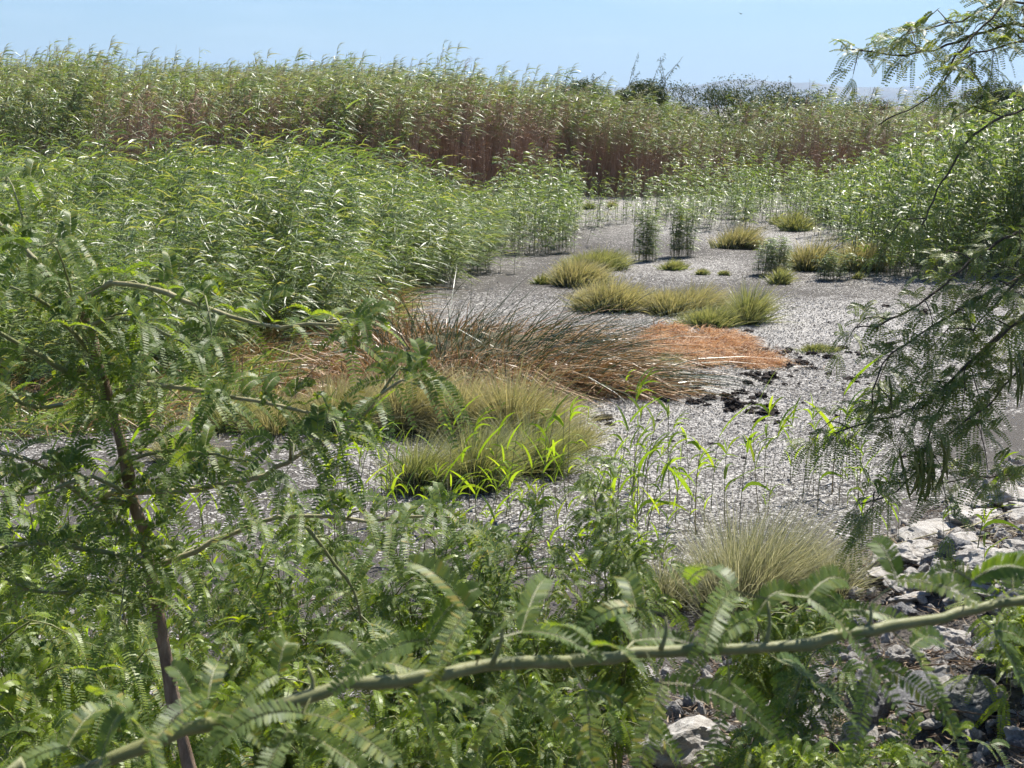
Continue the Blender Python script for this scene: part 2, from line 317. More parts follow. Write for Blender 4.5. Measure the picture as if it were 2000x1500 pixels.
# the hazy air that turns the far hills blue
hz = bpy.data.materials.new('haze'); nt = nodes_of(hz); pv = nt.nodes.new('ShaderNodeVolumePrincipled')
pv.inputs['Color'].default_value = (.50, .71, 1, 1); pv.inputs['Density'].default_value = .00012; pv.inputs['Anisotropy'].default_value = .2
out = nt.nodes.new('ShaderNodeOutputMaterial'); nt.links.new(pv.outputs[0], out.inputs['Volume'])
g = Geo(); x, y0, y1, z0, z1 = 9800., -9800., 9800., -1., 260.
V = [(sx * x, yy, zz) for zz in (z0, z1) for yy in (y0, y1) for sx in (-1, 1)]
g.add(V, [np.array([[0, 2, 3, 1], [4, 5, 7, 6], [0, 1, 5, 4], [2, 6, 7, 3], [0, 4, 6, 2], [1, 3, 7, 5]])])
tag(g.obj('haze', hz), 'thin blue haze lying before the far hills', 'haze', kind='stuff')

# ------------------------------------------------------------------ scattering for what nobody could count
def scatter(name, mesh_protos, pos, rot, scl, pick, parent=None):
    pc = bpy.data.collections.new(name + '_kinds')
    for i, me in enumerate(mesh_protos): pc.objects.link(bpy.data.objects.new('%s_kind_%02d' % (name, i), me))
    me = bpy.data.meshes.new(name); me.vertices.add(len(pos)); me.vertices.foreach_set('co', np.asarray(pos, np.float32).ravel())
    for nm, typ, a, key in (('rot', 'FLOAT_VECTOR', rot, 'vector'), ('scl', 'FLOAT_VECTOR', scl, 'vector')):
        me.attributes.new(nm, typ, 'POINT').data.foreach_set(key, np.asarray(a, np.float32).ravel())
    me.attributes.new('pick', 'INT', 'POINT').data.foreach_set('value', np.asarray(pick, np.int32))
    o = link(name, me, parent)
    ng = bpy.data.node_groups.new(name, 'GeometryNodeTree')
    ng.interface.new_socket('Geometry', in_out='INPUT', socket_type='NodeSocketGeometry'); ng.interface.new_socket('Geometry', in_out='OUTPUT', socket_type='NodeSocketGeometry')
    a, z = ng.nodes.new('NodeGroupInput'), ng.nodes.new('NodeGroupOutput')
    ip = ng.nodes.new('GeometryNodeInstanceOnPoints'); ci = ng.nodes.new('GeometryNodeCollectionInfo')
    ci.inputs['Collection'].default_value = pc; ci.inputs['Separate Children'].default_value = True; ci.inputs['Reset Children'].default_value = True
    def na(nm, typ):
        n = ng.nodes.new('GeometryNodeInputNamedAttribute'); n.data_type = typ; n.inputs['Name'].default_value = nm
        return next(s for s in n.outputs if s.enabled and s.name == 'Attribute')
    ng.links.new(a.outputs[0], ip.inputs['Points']); ng.links.new(ci.outputs[0], ip.inputs['Instance']); ip.inputs['Pick Instance'].default_value = True
    ng.links.new(na('pick', 'INT'), ip.inputs['Instance Index']); ng.links.new(na('rot', 'FLOAT_VECTOR'), ip.inputs['Rotation']); ng.links.new(na('scl', 'FLOAT_VECTOR'), ip.inputs['Scale'])
    ng.links.new(ip.outputs[0], z.inputs[0])
    md = o.modifiers.new('scatter', 'NODES'); md.node_group = ng
    return o

# ------------------------------------------------------------------ reeds
WIND = np.array([.92, -.25, 0.])
def reed_geo(seed, h=3., nleaf=15, leafy=(.22, 1.), lw=.026, ll=(.26, .46), dry=False, plume=.0, lean=.16):
    r = np.random.default_rng(seed); g = Geo()
    lx, ly = lean * r.uniform(.4, 1.5), r.normal(0, .05)
    def stem(t): return np.stack([lx * h * t ** 2.2, ly * h * t ** 2, h * t * (1 - .04 * t)], -1)
    ts = np.linspace(0, 1, 5); tube(g, stem(ts), np.linspace(.0075, .003, 5), 3, mat=1, rnd=r.random())
    if nleaf:
        tl = np.sort(r.uniform(leafy[0], leafy[1], nleaf)); base = stem(tl)
        ang = r.normal(-.1, 1.0, nleaf); o = np.stack([np.cos(ang), np.sin(ang), np.zeros(nleaf)], -1)
        d = norm(o * r.uniform(.55, 1.1, nleaf)[:, None] + np.array([.25, -.05, 0]) + np.array([0, 0, 1]) * r.uniform(.25, .9, nleaf)[:, None])
        bend = np.array([.35, -.06, -.75]) * r.uniform(.4, 1.2, nleaf)[:, None] + r.normal(0, .1, (nleaf, 3))
        side = norm(np.cross(d, np.array([0, 0, 1.])) + r.normal(0, .45, (nleaf, 3)))
        strands(g, base, d, r.uniform(*ll, nleaf) * (1.1 - .35 * tl), lw * r.uniform(.8, 1.25, nleaf), bend, 3, [.55, 1, .8, 0], 0, r.random(nleaf), side, r)
    if r.random() < plume:
        n = 12; tt = r.uniform(.93, 1.03, n)
        d = norm(np.stack([r.uniform(.3, 1, n), r.normal(0, .3, n), r.uniform(.5, 1.3, n)], -1))
        strands(g, stem(np.minimum(tt, 1.)), d, r.uniform(.14, .3, n), .012, np.array([.3, 0, -.35]), 2, [.6, 1, 0], 2, r.random(n), None, r)
    return g
green_reeds = [reed_geo(100 + i, 2.7, 24, (.12, 1.), .027, (.30, .60), lean=.21) for i in range(10)]
olive_reeds = [reed_geo(200 + i, 4.0, 20, (.34 if i < 2 else .58, 1.), .032, (.3, .5), plume=.3, lean=.12) for i in range(8)]
dry_reeds = [reed_geo(300 + i, 3.6, 4, (.35, 1.), .02, (.2, .4), lean=.06, plume=.3) for i in range(6)]
for g in dry_reeds: tube(g, [(0.03, .02, 0), (.10, .03, 1.6), (.16, 0, 2.9)], [.010, .008, .003], 3, mat=1, rnd=.6); tube(g, [(-.05, .05, 0), (-.02, .05, 1.3), (.1, .1, 2.5)], [.010, .008, .003], 3, mat=1, rnd=.2)
wide_reeds = [reed_geo(400 + i, 2.6, 19, (.12, 1.), .036, (.24, .40), lean=.08) for i in range(8)]
P_green = [g.mesh('reed', [M['reed'], M['reed_stem'], M['reed_dry']]) for g in green_reeds]
P_olive = [g.mesh('reed', [M['reed_olive'], M['reed_redstem'], M['tuss_p']]) for g in olive_reeds]
P_dry = [g.mesh('reed', [M['reed_dry'], M['reed_dry'], M['reed_dry']]) for g in dry_reeds]
P_wide = [g.mesh('reed', [M['reed'], M['reed_stem'], M['reed_dry']]) for g in wide_reeds]

def in_poly(x, y, poly):
    ins = np.zeros(len(x), bool); j = len(poly) - 1
    for i in range(len(poly)):
        xi, yi = poly[i]; xj, yj = poly[j]
        ins ^= ((yi > y) != (yj > y)) & (x < (xj - xi) * (y - yi) / (yj - yi + 1e-12) + xi); j = i
    return ins
def patches(x, y, f, seed):                                   # smooth pseudo-noise in -1..1
    return (np.sin(f * x + seed) * np.sin(f * .8 * y + 2 * seed) + .6 * np.sin(2.3 * f * x - 1.7 * f * y + seed * 3) + .4 * np.sin(4.1 * f * x + 3.3 * f * y + seed)) / 2
def reed_bed(name, label, poly, n, protos, hmul, hvar=.12, rotj=.35, prefer=None, gap=0., tuft=0, tvar=.17):
    P = np.array(poly); x = RNG.uniform(P[:, 0].min(), P[:, 0].max(), n * 3); y = RNG.uniform(P[:, 1].min(), P[:, 1].max(), n * 3)
    k = in_poly(x + .9 * patches(x, y, 1.3, 2.) + RNG.normal(0, .25, len(x)), y + 1.6 * patches(x, y, .9, 5.) + RNG.normal(0, .4, len(x)), poly)
    if gap: k &= patches(x, y, .9, 1.7) > -1 + gap
    x, y = x[k][:n], y[k][:n]; n = len(x); th, tl, tz = 1., 0., 0.
    if tuft:                                                   # reeds crowd into tufts with their own height and lean
        K = max(3, n // tuft); c = RNG.integers(0, n, K); cx_, cy_ = x[c], y[c]; w_ = RNG.integers(0, K, n); m_ = RNG.random(n) < .8
        x = np.where(m_, cx_[w_] + RNG.normal(0, .36, n), x); y = np.where(m_, cy_[w_] + RNG.normal(0, .36, n), y)
        th = np.where(m_, np.clip(RNG.normal(1, tvar, K), .6, 1.3)[w_], .8); tl = np.where(m_, RNG.normal(0, .13, K)[w_], 0); tz = np.where(m_, RNG.normal(0, .45, K)[w_], 0)
    h = hmul(x, y) if callable(hmul) else np.full(n, hmul)
    hol = np.clip(-patches(x, y, 1.15, 4.4) - .25, 0, 1)
    h = h * (1 + hvar * RNG.normal(size=n) * .8 + hvar * patches(x, y, .8, 3.) + .8 * hvar * patches(x, y, 2.4, 1.) - 2.2 * hvar * hol) * th
    gust = patches(x, y, .7, 6.)
    rot = np.stack([RNG.normal(0, .10, n) + .12 * patches(x, y, 1.6, 2.), RNG.normal(.05, .10, n) + .16 * gust + tl, RNG.normal(0, rotj, n) + tz + .4 * patches(x, y, 1.1, 8.)], -1)
    w = np.clip(h, .7, 1.3); scl = np.stack([w, w, h], -1)
    pick = RNG.integers(0, len(protos), n) if prefer is None else prefer(x, y, n)
    o = scatter(name, protos, np.stack([x, y, terrain(x, y) - .02], -1), rot, scl, pick)
    return tag(o, label, 'reeds', kind='stuff')

# bed 1: the low, bright green reeds on the left
def xw(px, d): return (px - 1000) / F * d
bed1 = [(xw(-250, 17), 17), (xw(250, 17.5), 17.5), (xw(520, 19), 19), (xw(640, 22), 22), (xw(720, 25), 25), (xw(810, 28), 28), (xw(900, 32), 32), (xw(965, 35), 35), (xw(960, 38), 38), (xw(800, 39), 39), (xw(-250, 36), 36)]
def h1(x, y):
    px = 1000 + F * x / y
    return np.interp(px, [-200, 300, 500, 700, 850, 960, 1000], [1.02, 1.00, 1.06, .98, .84, .62, .5]) * np.interp(y, [17, 19, 22, 26, 31, 40], [.38, .48, .58, .64, .67, .64])
reed_bed('reed_bed', 'low bright green reeds bowed by the wind, left of the dry mud', bed1, 11500, P_green, h1, .17, .5, tuft=46, tvar=.15)
# bed 2: the tall olive reeds behind, with the reddish dead stems in drifts
bed2 = [(xw(-150, 43), 43), (xw(300, 45), 45), (xw(700, 49), 49), (xw(980, 53), 53), (xw(1130, 57), 57), (xw(1300, 58), 58), (xw(1420, 58), 58), (xw(1560, 60), 60), (xw(1560, 70), 70), (xw(1000, 76), 76), (xw(-150, 60), 60)]
def h2(x, y):
    px = 1000 + F * x / y; d = y
    top = np.interp(px, [-150, 0, 200, 400, 600, 800, 950, 1100, 1250, 1400, 1600], [124, 124, 128, 136, 132, 142, 154, 166, 192, 240, 256])
    return (H + (205 - top) / F * d * .98) / 4.05
def drift(x, y, n):
    px = 1000 + F * x / y
    b = patches(x, y, .33, 5.1) + .8 * np.exp(-((px - 900) / 260) ** 2) + .5 * np.exp(-((px - 1130) / 120) ** 2) - .35
    dry = RNG.random(n) < np.clip(b + .1, .06, .8)
    return np.where(dry, 8 + RNG.integers(0, 6, n), RNG.integers(0, 8, n))
reed_bed('reed_bed', 'tall olive reeds with reddish stems along the left horizon', bed2, 11000, P_olive + P_dry, h2, .06, .4, drift, tuft=16, tvar=.05)
belt = [(xw(200, 43), 43), (xw(330, 43.5), 43.5), (xw(700, 46), 46), (xw(980, 51), 51), (xw(1090, 55), 55), (xw(1420, 56.5), 56.5), (xw(1420, 59), 59), (xw(1130, 59), 59), (xw(980, 56), 56), (xw(700, 51), 51), (xw(200, 47.5), 47.5)]
def drift2(x, y, n): return np.where(RNG.random(n) < np.clip(.88 + .45 * patches(x, y, .45, 3.3), .35, 1.), 5 + RNG.integers(0, 6, n), RNG.integers(0, 5, n))
reed_bed('reed_bed', 'belt of red-brown dead reed stems in front of the tall olive reeds', belt, 5200, P_olive[3:] + P_dry, lambda x, y: h2(x, y) * np.interp(y, [43, 60], [.90, .92]) + .05 * patches(x, y, .4, 2.), .12, .5, drift2)
# bed 2b: reddish dead stems in front of the dark bushes on the right
bed3 = [(xw(1400, 58), 58), (xw(1560, 56), 56), (xw(1750, 54), 54), (xw(2100, 52), 52), (xw(2100, 68), 68), (xw(1400, 72), 72)]
def drift3(x, y, n):
    px = 1000 + F * x / y
    b = .2 + patches(x, y, .5, 2.2) * .7 + .55 * np.exp(-((px - 1500) / 90) ** 2) + .4 * np.exp(-((px - 1680) / 60) ** 2) + .6 * np.exp(-((px - 1820) / 60) ** 2)
    return np.where(RNG.random(n) < np.clip(b, .1, .9), 8 + RNG.integers(0, 6, n), RNG.integers(0, 8, n))
reed_bed('reed_bed', 'mixed red-brown dead reeds before the dark bushes on the horizon', bed3, 3600, P_olive + P_dry, lambda x, y: .80 + .06 * patches(x, y, .5, 1.), .14, .5, drift3)
# bed 4: broad-leaved grey-green reeds on the right
bed4 = [(xw(1720, 29.5), 29.5), (xw(1850, 29), 29), (xw(2120, 28), 28), (xw(2120, 50), 50), (xw(1640, 52), 52), (xw(1570, 50), 50), (xw(1600, 44), 44), (xw(1640, 38), 38), (xw(1690, 34), 34)]
def h4(x, y):
    px = 1000 + F * x / y
    top = np.interp(px, [1550, 1600, 1700, 1800, 1900, 2000, 2100], [375, 345, 310, 290, 255, 225, 205])
    return np.clip((H + (205 - top) / F * y) / 2.6, .45, 1.25)
reed_bed('reed_bed', 'leafy grey-green reeds on the right behind the hanging tree branches', bed4, 4200, P_wide, h4, .10, .9, tuft=20)
# shaggy brown-green grass at the foot of the green bed
def verge():
    poly = [(-60, 870), (330, 830), (560, 800), (640, 745), (720, 690), (790, 610), (770, 555), (680, 550), (300, 620), (-60, 640)]
    P = np.array([gxy(*q) for q in poly]); n = 26000; x = RNG.uniform(P[:, 0].min(), P[:, 0].max(), n); y = RNG.uniform(P[:, 1].min(), P[:, 1].max(), n); k = in_poly(x, y, P); x, y = x[k], y[k]; n = len(x)
    di = norm(np.stack([RNG.normal(.3, .5, n), RNG.normal(-.1, .5, n), RNG.uniform(.3, 1.3, n)], -1))
    bend = np.stack([RNG.normal(.35, .2, n), RNG.normal(-.1, .2, n), RNG.uniform(-1., -.3, n)], -1)
    g = Geo(); rn = RNG.random(n); br = RNG.random(n) < np.clip(.5 + .8 * patches(x, y, 1.1, 2.7), .1, .9)
    for m, k in ((0, ~br), (1, br)):
        b = np.stack([x, y, terrain(x, y)], -1)[k]; strands(g, b, di[k], RNG.uniform(.35, .95, len(b)), RNG.uniform(.010, .022, len(b)), bend[k], 3, [.8, 1, .7, 0], m, rn[k])
    tag(g.obj('grass_verge', [M['reed'], M['sedge']]), 'shaggy brown and green grass at the foot of the green reeds behind the left tree', 'grass', kind='stuff')
verge()
# thin stands between the beds
bed5 = [(xw(960, 35), 35), (xw(1120, 36), 36), (xw(1140, 44), 44), (xw(1080, 50), 50), (xw(960, 44), 44)]
reed_bed('reed_bed', 'thin pale reeds at the edge of the green bed beside the mud', bed5, 340, P_wide, .58, .25, .9, gap=.75)
bed6 = [(xw(1130, 41), 41), (xw(1600, 40), 40), (xw(1620, 54), 54), (xw(1320, 55), 55), (xw(1250, 47), 47)]
reed_bed('reed_bed', 'sparse thin reeds standing on the pale mud in the middle distance', bed6, 520, P_wide, .55, .25, .9, gap=.85)

def clump(px, py, wpx, hpx, n, label, group='small reed clumps on the mud'):
    p = ground(px, py); d = depth_of(p); rx = wpx / F * d * .42; ry = rx * .8; h = hpx / F * d
    g = Geo()
    for i in range(n):
        a = random.uniform(0, 6.28); r = math.sqrt(random.random()); s = h / 2.6 * random.uniform(.7, 1.05)
        Mx = Matrix.Translation((r * rx * math.cos(a), ry + r * ry * math.sin(a), 0)) @ Matrix.Rotation(random.gauss(0, .9), 4, 'Z') @ Matrix.Rotation(random.gauss(0, .08), 4, 'X') @ Matrix.Diagonal((max(s, .55), max(s, .55), s, 1))
        g.merge(random.choice(wide_reeds), Mx, random.random())
    root = empty('reed_clump', p, label, 'reeds', group)
    tag(g.obj('stems', [M['reed'], M['reed_stem'], M['reed_dry']], root), kind='stuff')
clump(1262, 512, 62, 112, 56, 'upright reed clump on the mud, left of the darker narrow one')
clump(1332, 502, 60, 120, 60, 'narrow dark upright reed clump in the middle of the mud')
clump(1505, 540, 80, 80, 70, 'low leafy reed clump at the front left of the right-hand reeds')
clump(1625, 548, 60, 60, 40, 'short reed clump in front of the yellow-green tussock on the right')
clump(1440, 430, 110, 70, 60, 'reed clump behind the yellow tussock in the middle distance')
clump(1040, 500, 110, 130, 40, 'pale reed clump at the mud edge beside the green reed bed')
clump(1100, 496, 70, 110, 20, 'thin reed clump just right of the green reed bed')

# ------------------------------------------------------------------ tussocks
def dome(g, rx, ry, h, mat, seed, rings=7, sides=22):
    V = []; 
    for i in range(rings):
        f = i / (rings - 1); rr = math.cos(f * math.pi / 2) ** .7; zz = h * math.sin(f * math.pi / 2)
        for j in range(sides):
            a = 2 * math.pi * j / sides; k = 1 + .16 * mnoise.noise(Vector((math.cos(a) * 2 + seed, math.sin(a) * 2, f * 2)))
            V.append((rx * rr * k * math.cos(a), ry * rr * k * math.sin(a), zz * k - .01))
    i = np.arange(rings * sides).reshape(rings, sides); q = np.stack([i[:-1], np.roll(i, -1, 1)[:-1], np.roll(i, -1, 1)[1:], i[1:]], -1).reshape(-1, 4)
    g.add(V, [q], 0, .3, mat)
def tussock(px, py, wpx, hpx, mat, label, dens=2600, lean=.25, wmul=1., name='grass_tussock', droop=.2, flat=.75):
    p = ground(px, py); d = depth_of(p); rx = wpx / F * d * .5; ry = rx * flat
    ang = math.atan2(H - p.z, p.y); h = max(hpx / F * d * 1.18 - .9 * ry * math.sin(ang), hpx / F * d * .9)
    n = int(np.clip(rx * ry * 3.14 * dens * 1.35, 320, 7000)); frx, fry = max(rx - h * .35, rx * .5), max(ry - h * .25, ry * .5)
    a = RNG.uniform(0, 6.283, n); r = np.sqrt(RNG.random(n)); lob = 1 + .24 * np.sin(2 * a + px) + .16 * np.sin(5 * a + py) + .1 * RNG.normal(size=n)
    K = int(np.clip(rx * ry * 26, 3, 22)); ca, cr = RNG.uniform(0, 6.283, K), np.sqrt(RNG.random(K)) * .92; kh = RNG.uniform(.62, 1.15, K); ks = RNG.uniform(.6, 1.4, K)
    kk = RNG.integers(0, K, n); sp = .42 / math.sqrt(K) * 1.5 * ks[kk]; lx_, ly_ = RNG.normal(0, 1, n), RNG.normal(0, 1, n)
    loose = RNG.random(n) < .25
    bx = np.where(loose, r * np.cos(a) * lob, cr[kk] * np.cos(ca[kk]) + lx_ * sp) * frx; by = np.where(loose, r * np.sin(a) * lob, cr[kk] * np.sin(ca[kk]) + ly_ * sp) * fry
    r = np.clip(np.hypot(bx / frx, by / fry), 0, 1.15); a = np.arctan2(by / fry, bx / frx)
    dirs = norm(np.stack([r * np.cos(a) * .35 + lx_ * .26 * ~loose + RNG.normal(0, .2, n) + .06, r * np.sin(a) * .35 + ly_ * .26 * ~loose + RNG.normal(0, .2, n), np.where(RNG.random(n) < .08, RNG.uniform(.1, .5, n), 1.)], -1))
    Ls = h * RNG.uniform(.45, 1.15, n) * (1.06 - .22 * r) * np.where(loose, .75, kh[kk]) * 1.02
    bend = np.stack([r * np.cos(a) * .25 + lean * .6, r * np.sin(a) * .25, np.full(n, -droop)], -1) * RNG.uniform(.4, 1.5, n)[:, None]
    z0 = .22 * h * np.sqrt(np.clip(1 - r ** 2, 0, 1))
    wv = np.clip(d * .00046, .0035, .018) * RNG.uniform(.7, 1.3, n) * wmul
    g = Geo(); strands(g, np.stack([bx, by, z0 * .6], -1), dirs, Ls, wv, bend, 3, [1, .9, .6, 0])
    base = Vector((p.x, p.y + ry * .75, float(terrain(p.x, p.y + ry * .75))))
    root = empty(name, base, label, 'grass', 'grass tussocks on the dry lakebed')
    tag(g.obj('blades', M[mat], root), kind='stuff')
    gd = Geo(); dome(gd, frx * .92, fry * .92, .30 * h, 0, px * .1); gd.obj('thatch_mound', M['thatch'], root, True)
for a in (
    (655, 858, 200, 150, 'tuss_y', 'straw-yellow tussock at the end of the leafy left branch, lower left of the dead sedge', 3000),
    (785, 854, 180, 142, 'tuss_y', 'straw-yellow tussock just right of the similar one at the leafy branch end', 3000),
    (900, 864, 170, 150, 'tuss_y', 'yellow-green tussock in front of the drooping sedge, behind the greener ones', 3000),
    (1020, 868, 200, 155, 'tuss_y', 'yellow-green tussock right in front of the middle of the drooping sedge', 3000),
    (805, 974, 190, 140, 'tuss_g', 'green tussock nearest the viewer in the middle, dark shade under its front', 2600),
    (930, 970, 210, 155, 'tuss_g', 'tall green tussock in the middle of the nearest row', 2600),
    (1055, 937, 190, 140, 'tuss_g', 'grey-green tussock at the right end of the nearest row', 2600),
    (1130, 885, 110, 80, 'tuss_y', 'small straw tuft beside the mud at the right of the tussock row', 2600),
    (1165, 530, 130, 46, 'tuss_g', 'rounded green tussock just behind the yellow one, beside the far mud', 2200),
    (1135, 562, 150, 52, 'tuss_y', 'pale yellow tussock in front of the rounded green one', 2200),
    (1060, 556, 46, 22, 'tuss_g', 'tiny green tuft at the left foot of the pale yellow tussock', 3000),
    (1215, 610, 190, 66, 'tuss_y', 'long yellow tussock behind the sedge, its left end', 2200),
    (1330, 618, 170, 66, 'tuss_y', 'long yellow tussock behind the orange dead grass, its right end', 2200),
    (1470, 636, 100, 84, 'tuss_g', 'tall round dark green tussock at the edge of the bright mud', 2600),
    (1400, 642, 130, 50, 'tuss_g', 'low green tussock between the yellow one and the tall dark green one', 2400),
    (1320, 527, 56, 20, 'tuss_g', 'small flat green tuft alone on the mud below the reed clumps', 3000),
    (1373, 538, 32, 14, 'tuss_g', 'very small green tuft, left of the two in the middle of the mud', 4000),
    (1416, 539, 28, 14, 'tuss_g', 'very small green tuft, right of the two in the middle of the mud', 4000),
    (1440, 488, 105, 46, 'tuss_y', 'golden tussock on the mud right of the narrow reed clump', 1800),
    (1565, 452, 70, 38, 'tuss_g', 'green tussock among the far thin reeds on the right', 1500),
    (1520, 440, 44, 24, 'tuss_g', 'small green tussock left of the one among the far thin reeds', 1800),
    (1590, 532, 110, 66, 'tuss_y', 'wide yellow-green tussock in front of the right-hand reeds, left half', 1800),
    (1680, 530, 110, 66, 'tuss_y', 'wide yellow-green tussock in front of the right-hand reeds, right half', 1800),
    (1527, 556, 48, 44, 'tuss_g', 'dark green tuft at the foot of the low leafy reed clump', 3000),
    (1676, 546, 24, 16, 'tuss_g', 'tiny green tuft on the dark mud before the right-hand reeds', 4000),
    (1152, 410, 32, 18, 'tuss_g', 'tiny green tuft far off on the pale mud before the tall reeds', 1500),
    (1193, 408, 28, 18, 'tuss_y', 'tiny brown tuft far off on the pale mud before the tall reeds', 1500),
    (1300, 730, 60, 44, 'tuss_g', 'small green tuft on the near side of the orange dead grass', 3200),
    (350, 905, 110, 90, 'tuss_y', 'yellow-green tussock seen behind the trunk of the left tree', 3000),
    (1500, 1215, 430, 250, 'tuss_p', 'big pale straw tussock behind the near branch at the lower right', 1700),
    (1310, 1200, 170, 160, 'tuss_p', 'pale straw tuft at the left side of the big pale tussock', 2600),
    (1650, 1170, 170, 160, 'tuss_p', 'pale grey-green tuft at the right side of the big pale tussock', 2600),
    (1500, 1385, 130, 70, 'litter', 'tangle of dark red-brown dead grass under the middle of the near branch', 2600),
    (1040, 1330, 150, 70, 'orange', 'dry tan grass tuft behind the near branch left of centre', 2400),
    (560, 850, 200, 100, 'tuss_y', 'low yellow-brown tussock left of the straw-yellow one, behind the leafy branch', 2600),
    (455, 845, 150, 90, 'tuss_g', 'small green tussock at the left end of the row behind the leafy branch', 2600),
    (1605, 690, 80, 22, 'tuss_g', 'flat brown-green tuft with black mud round it on the bright mud', 2800),
): tussock(*a)

# the brown drooping sedge in the middle
def sedge():
    p = ground(950, 780); d = depth_of(p); root = empty('sedge_clump', p, 'big drooping clump of brown and dark green sedge in the middle', 'sedge')
    g = Geo(); W = 640 / F * d
    def put(n, x0, x1, y0, y1, lx, L, up, bend, w, mat, prof=[1, .95, .7, 0]):
        b = np.stack([RNG.uniform(x0, x1, n), RNG.uniform(y0, y1, n), np.zeros(n)], -1)
        c = (b[:, 0] - (x0 + x1) / 2) / (x1 - x0) * 2
        di = norm(np.stack([c * .7 + lx + RNG.normal(0, .35, n), RNG.normal(-.12, .40, n), RNG.uniform(*up, n)], -1))
        bd = np.stack([.22 + c * .35 + RNG.normal(0, .15, n), RNG.normal(-.10, .18, n), RNG.uniform(*bend, n)], -1)
        strands(g, b, di, RNG.uniform(*L, n), w * RNG.uniform(.7, 1.3, n), bd, 4, [1, .95, .8, .5, 0], mat)
    put(2300, -.48 * W, .34 * W, .15, 1.6, .10, (.8, 1.55), (.6, 1.5), (-1.15, -.45), .014, 0)
    put(1700, -.48 * W, .15 * W, .0, 1.0, .05, (.6, 1.15), (.35, 1.1), (-1.0, -.5), .015, 0)
    put(1800, -.46 * W, .30 * W, 1.2, 3.4, .10, (.8, 1.5), (.7, 1.6), (-1.1, -.45), .018, 0)
    put(2200, -.50 * W, .08 * W, .3, 3.4, .0, (.7, 1.4), (.5, 1.5), (-1.2, -.6), .018, 2)
    put(700, .25 * W, .5 * W, .1, 2.0, .1, (.4, .8), (.1, .8), (-.8, -.3), .014, 2)
    put(150, -.40 * W, .20 * W, 1.5, 3.4, .25, (1.0, 1.7), (.8, 1.6), (-.75, -.2), .013, 1)
    put(900, -.30 * W, .30 * W, .6, 2.6, .12, (.9, 1.6), (.8, 1.7), (-1.15, -.5), .016, 0)
    put(330, -.36 * W, .30 * W, .5, 1.8, .30, (1.1, 1.9), (.8, 1.7), (-.75, -.1), .012, 1)
    put(1300, -.48 * W, .12 * W, -.3, .9, .05, (.6, 1.2), (.5, 1.3), (-1.3, -.7), .017, 2)
    put(260, .02 * W, .50 * W, .1, 1.2, .45, (.8, 1.4), (.35, 1.), (-.75, -.3), .012, 1)
    put(500, .15 * W, .52 * W, .0, 1.0, .25, (.4, .8), (.1, .6), (-.5, -.2), .012, 0)
    tag(g.obj('blades', [M['sedge'], M['sedge_green'], M['straw']], root), kind='stuff')
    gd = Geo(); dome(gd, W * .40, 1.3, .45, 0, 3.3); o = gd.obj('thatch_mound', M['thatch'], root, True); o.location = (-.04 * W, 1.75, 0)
    g = Geo(); n = 1500
    # collapsed reddish litter at its left side
    q = ground(690, 700); r2 = empty('dead_sedge', q, 'collapsed red-brown dead sedge left of the big drooping clump', 'sedge')
    b = np.stack([RNG.normal(0, .55, n), RNG.uniform(-.4, 1.6, n), RNG.uniform(0, .25, n)], -1)
    di = norm(np.stack([RNG.normal(.2, .7, n), RNG.normal(0, .6, n), RNG.uniform(.1, 1.0, n)], -1))
    strands(g, b, di, RNG.uniform(.3, .75, n), .013, np.array([.1, -.1, -.7]) * RNG.uniform(.4, 1.3, n)[:, None], 3, [1, .9, .6, 0], 0)
    tag(g.obj('blades', M['sedge'], r2), kind='stuff')
sedge()
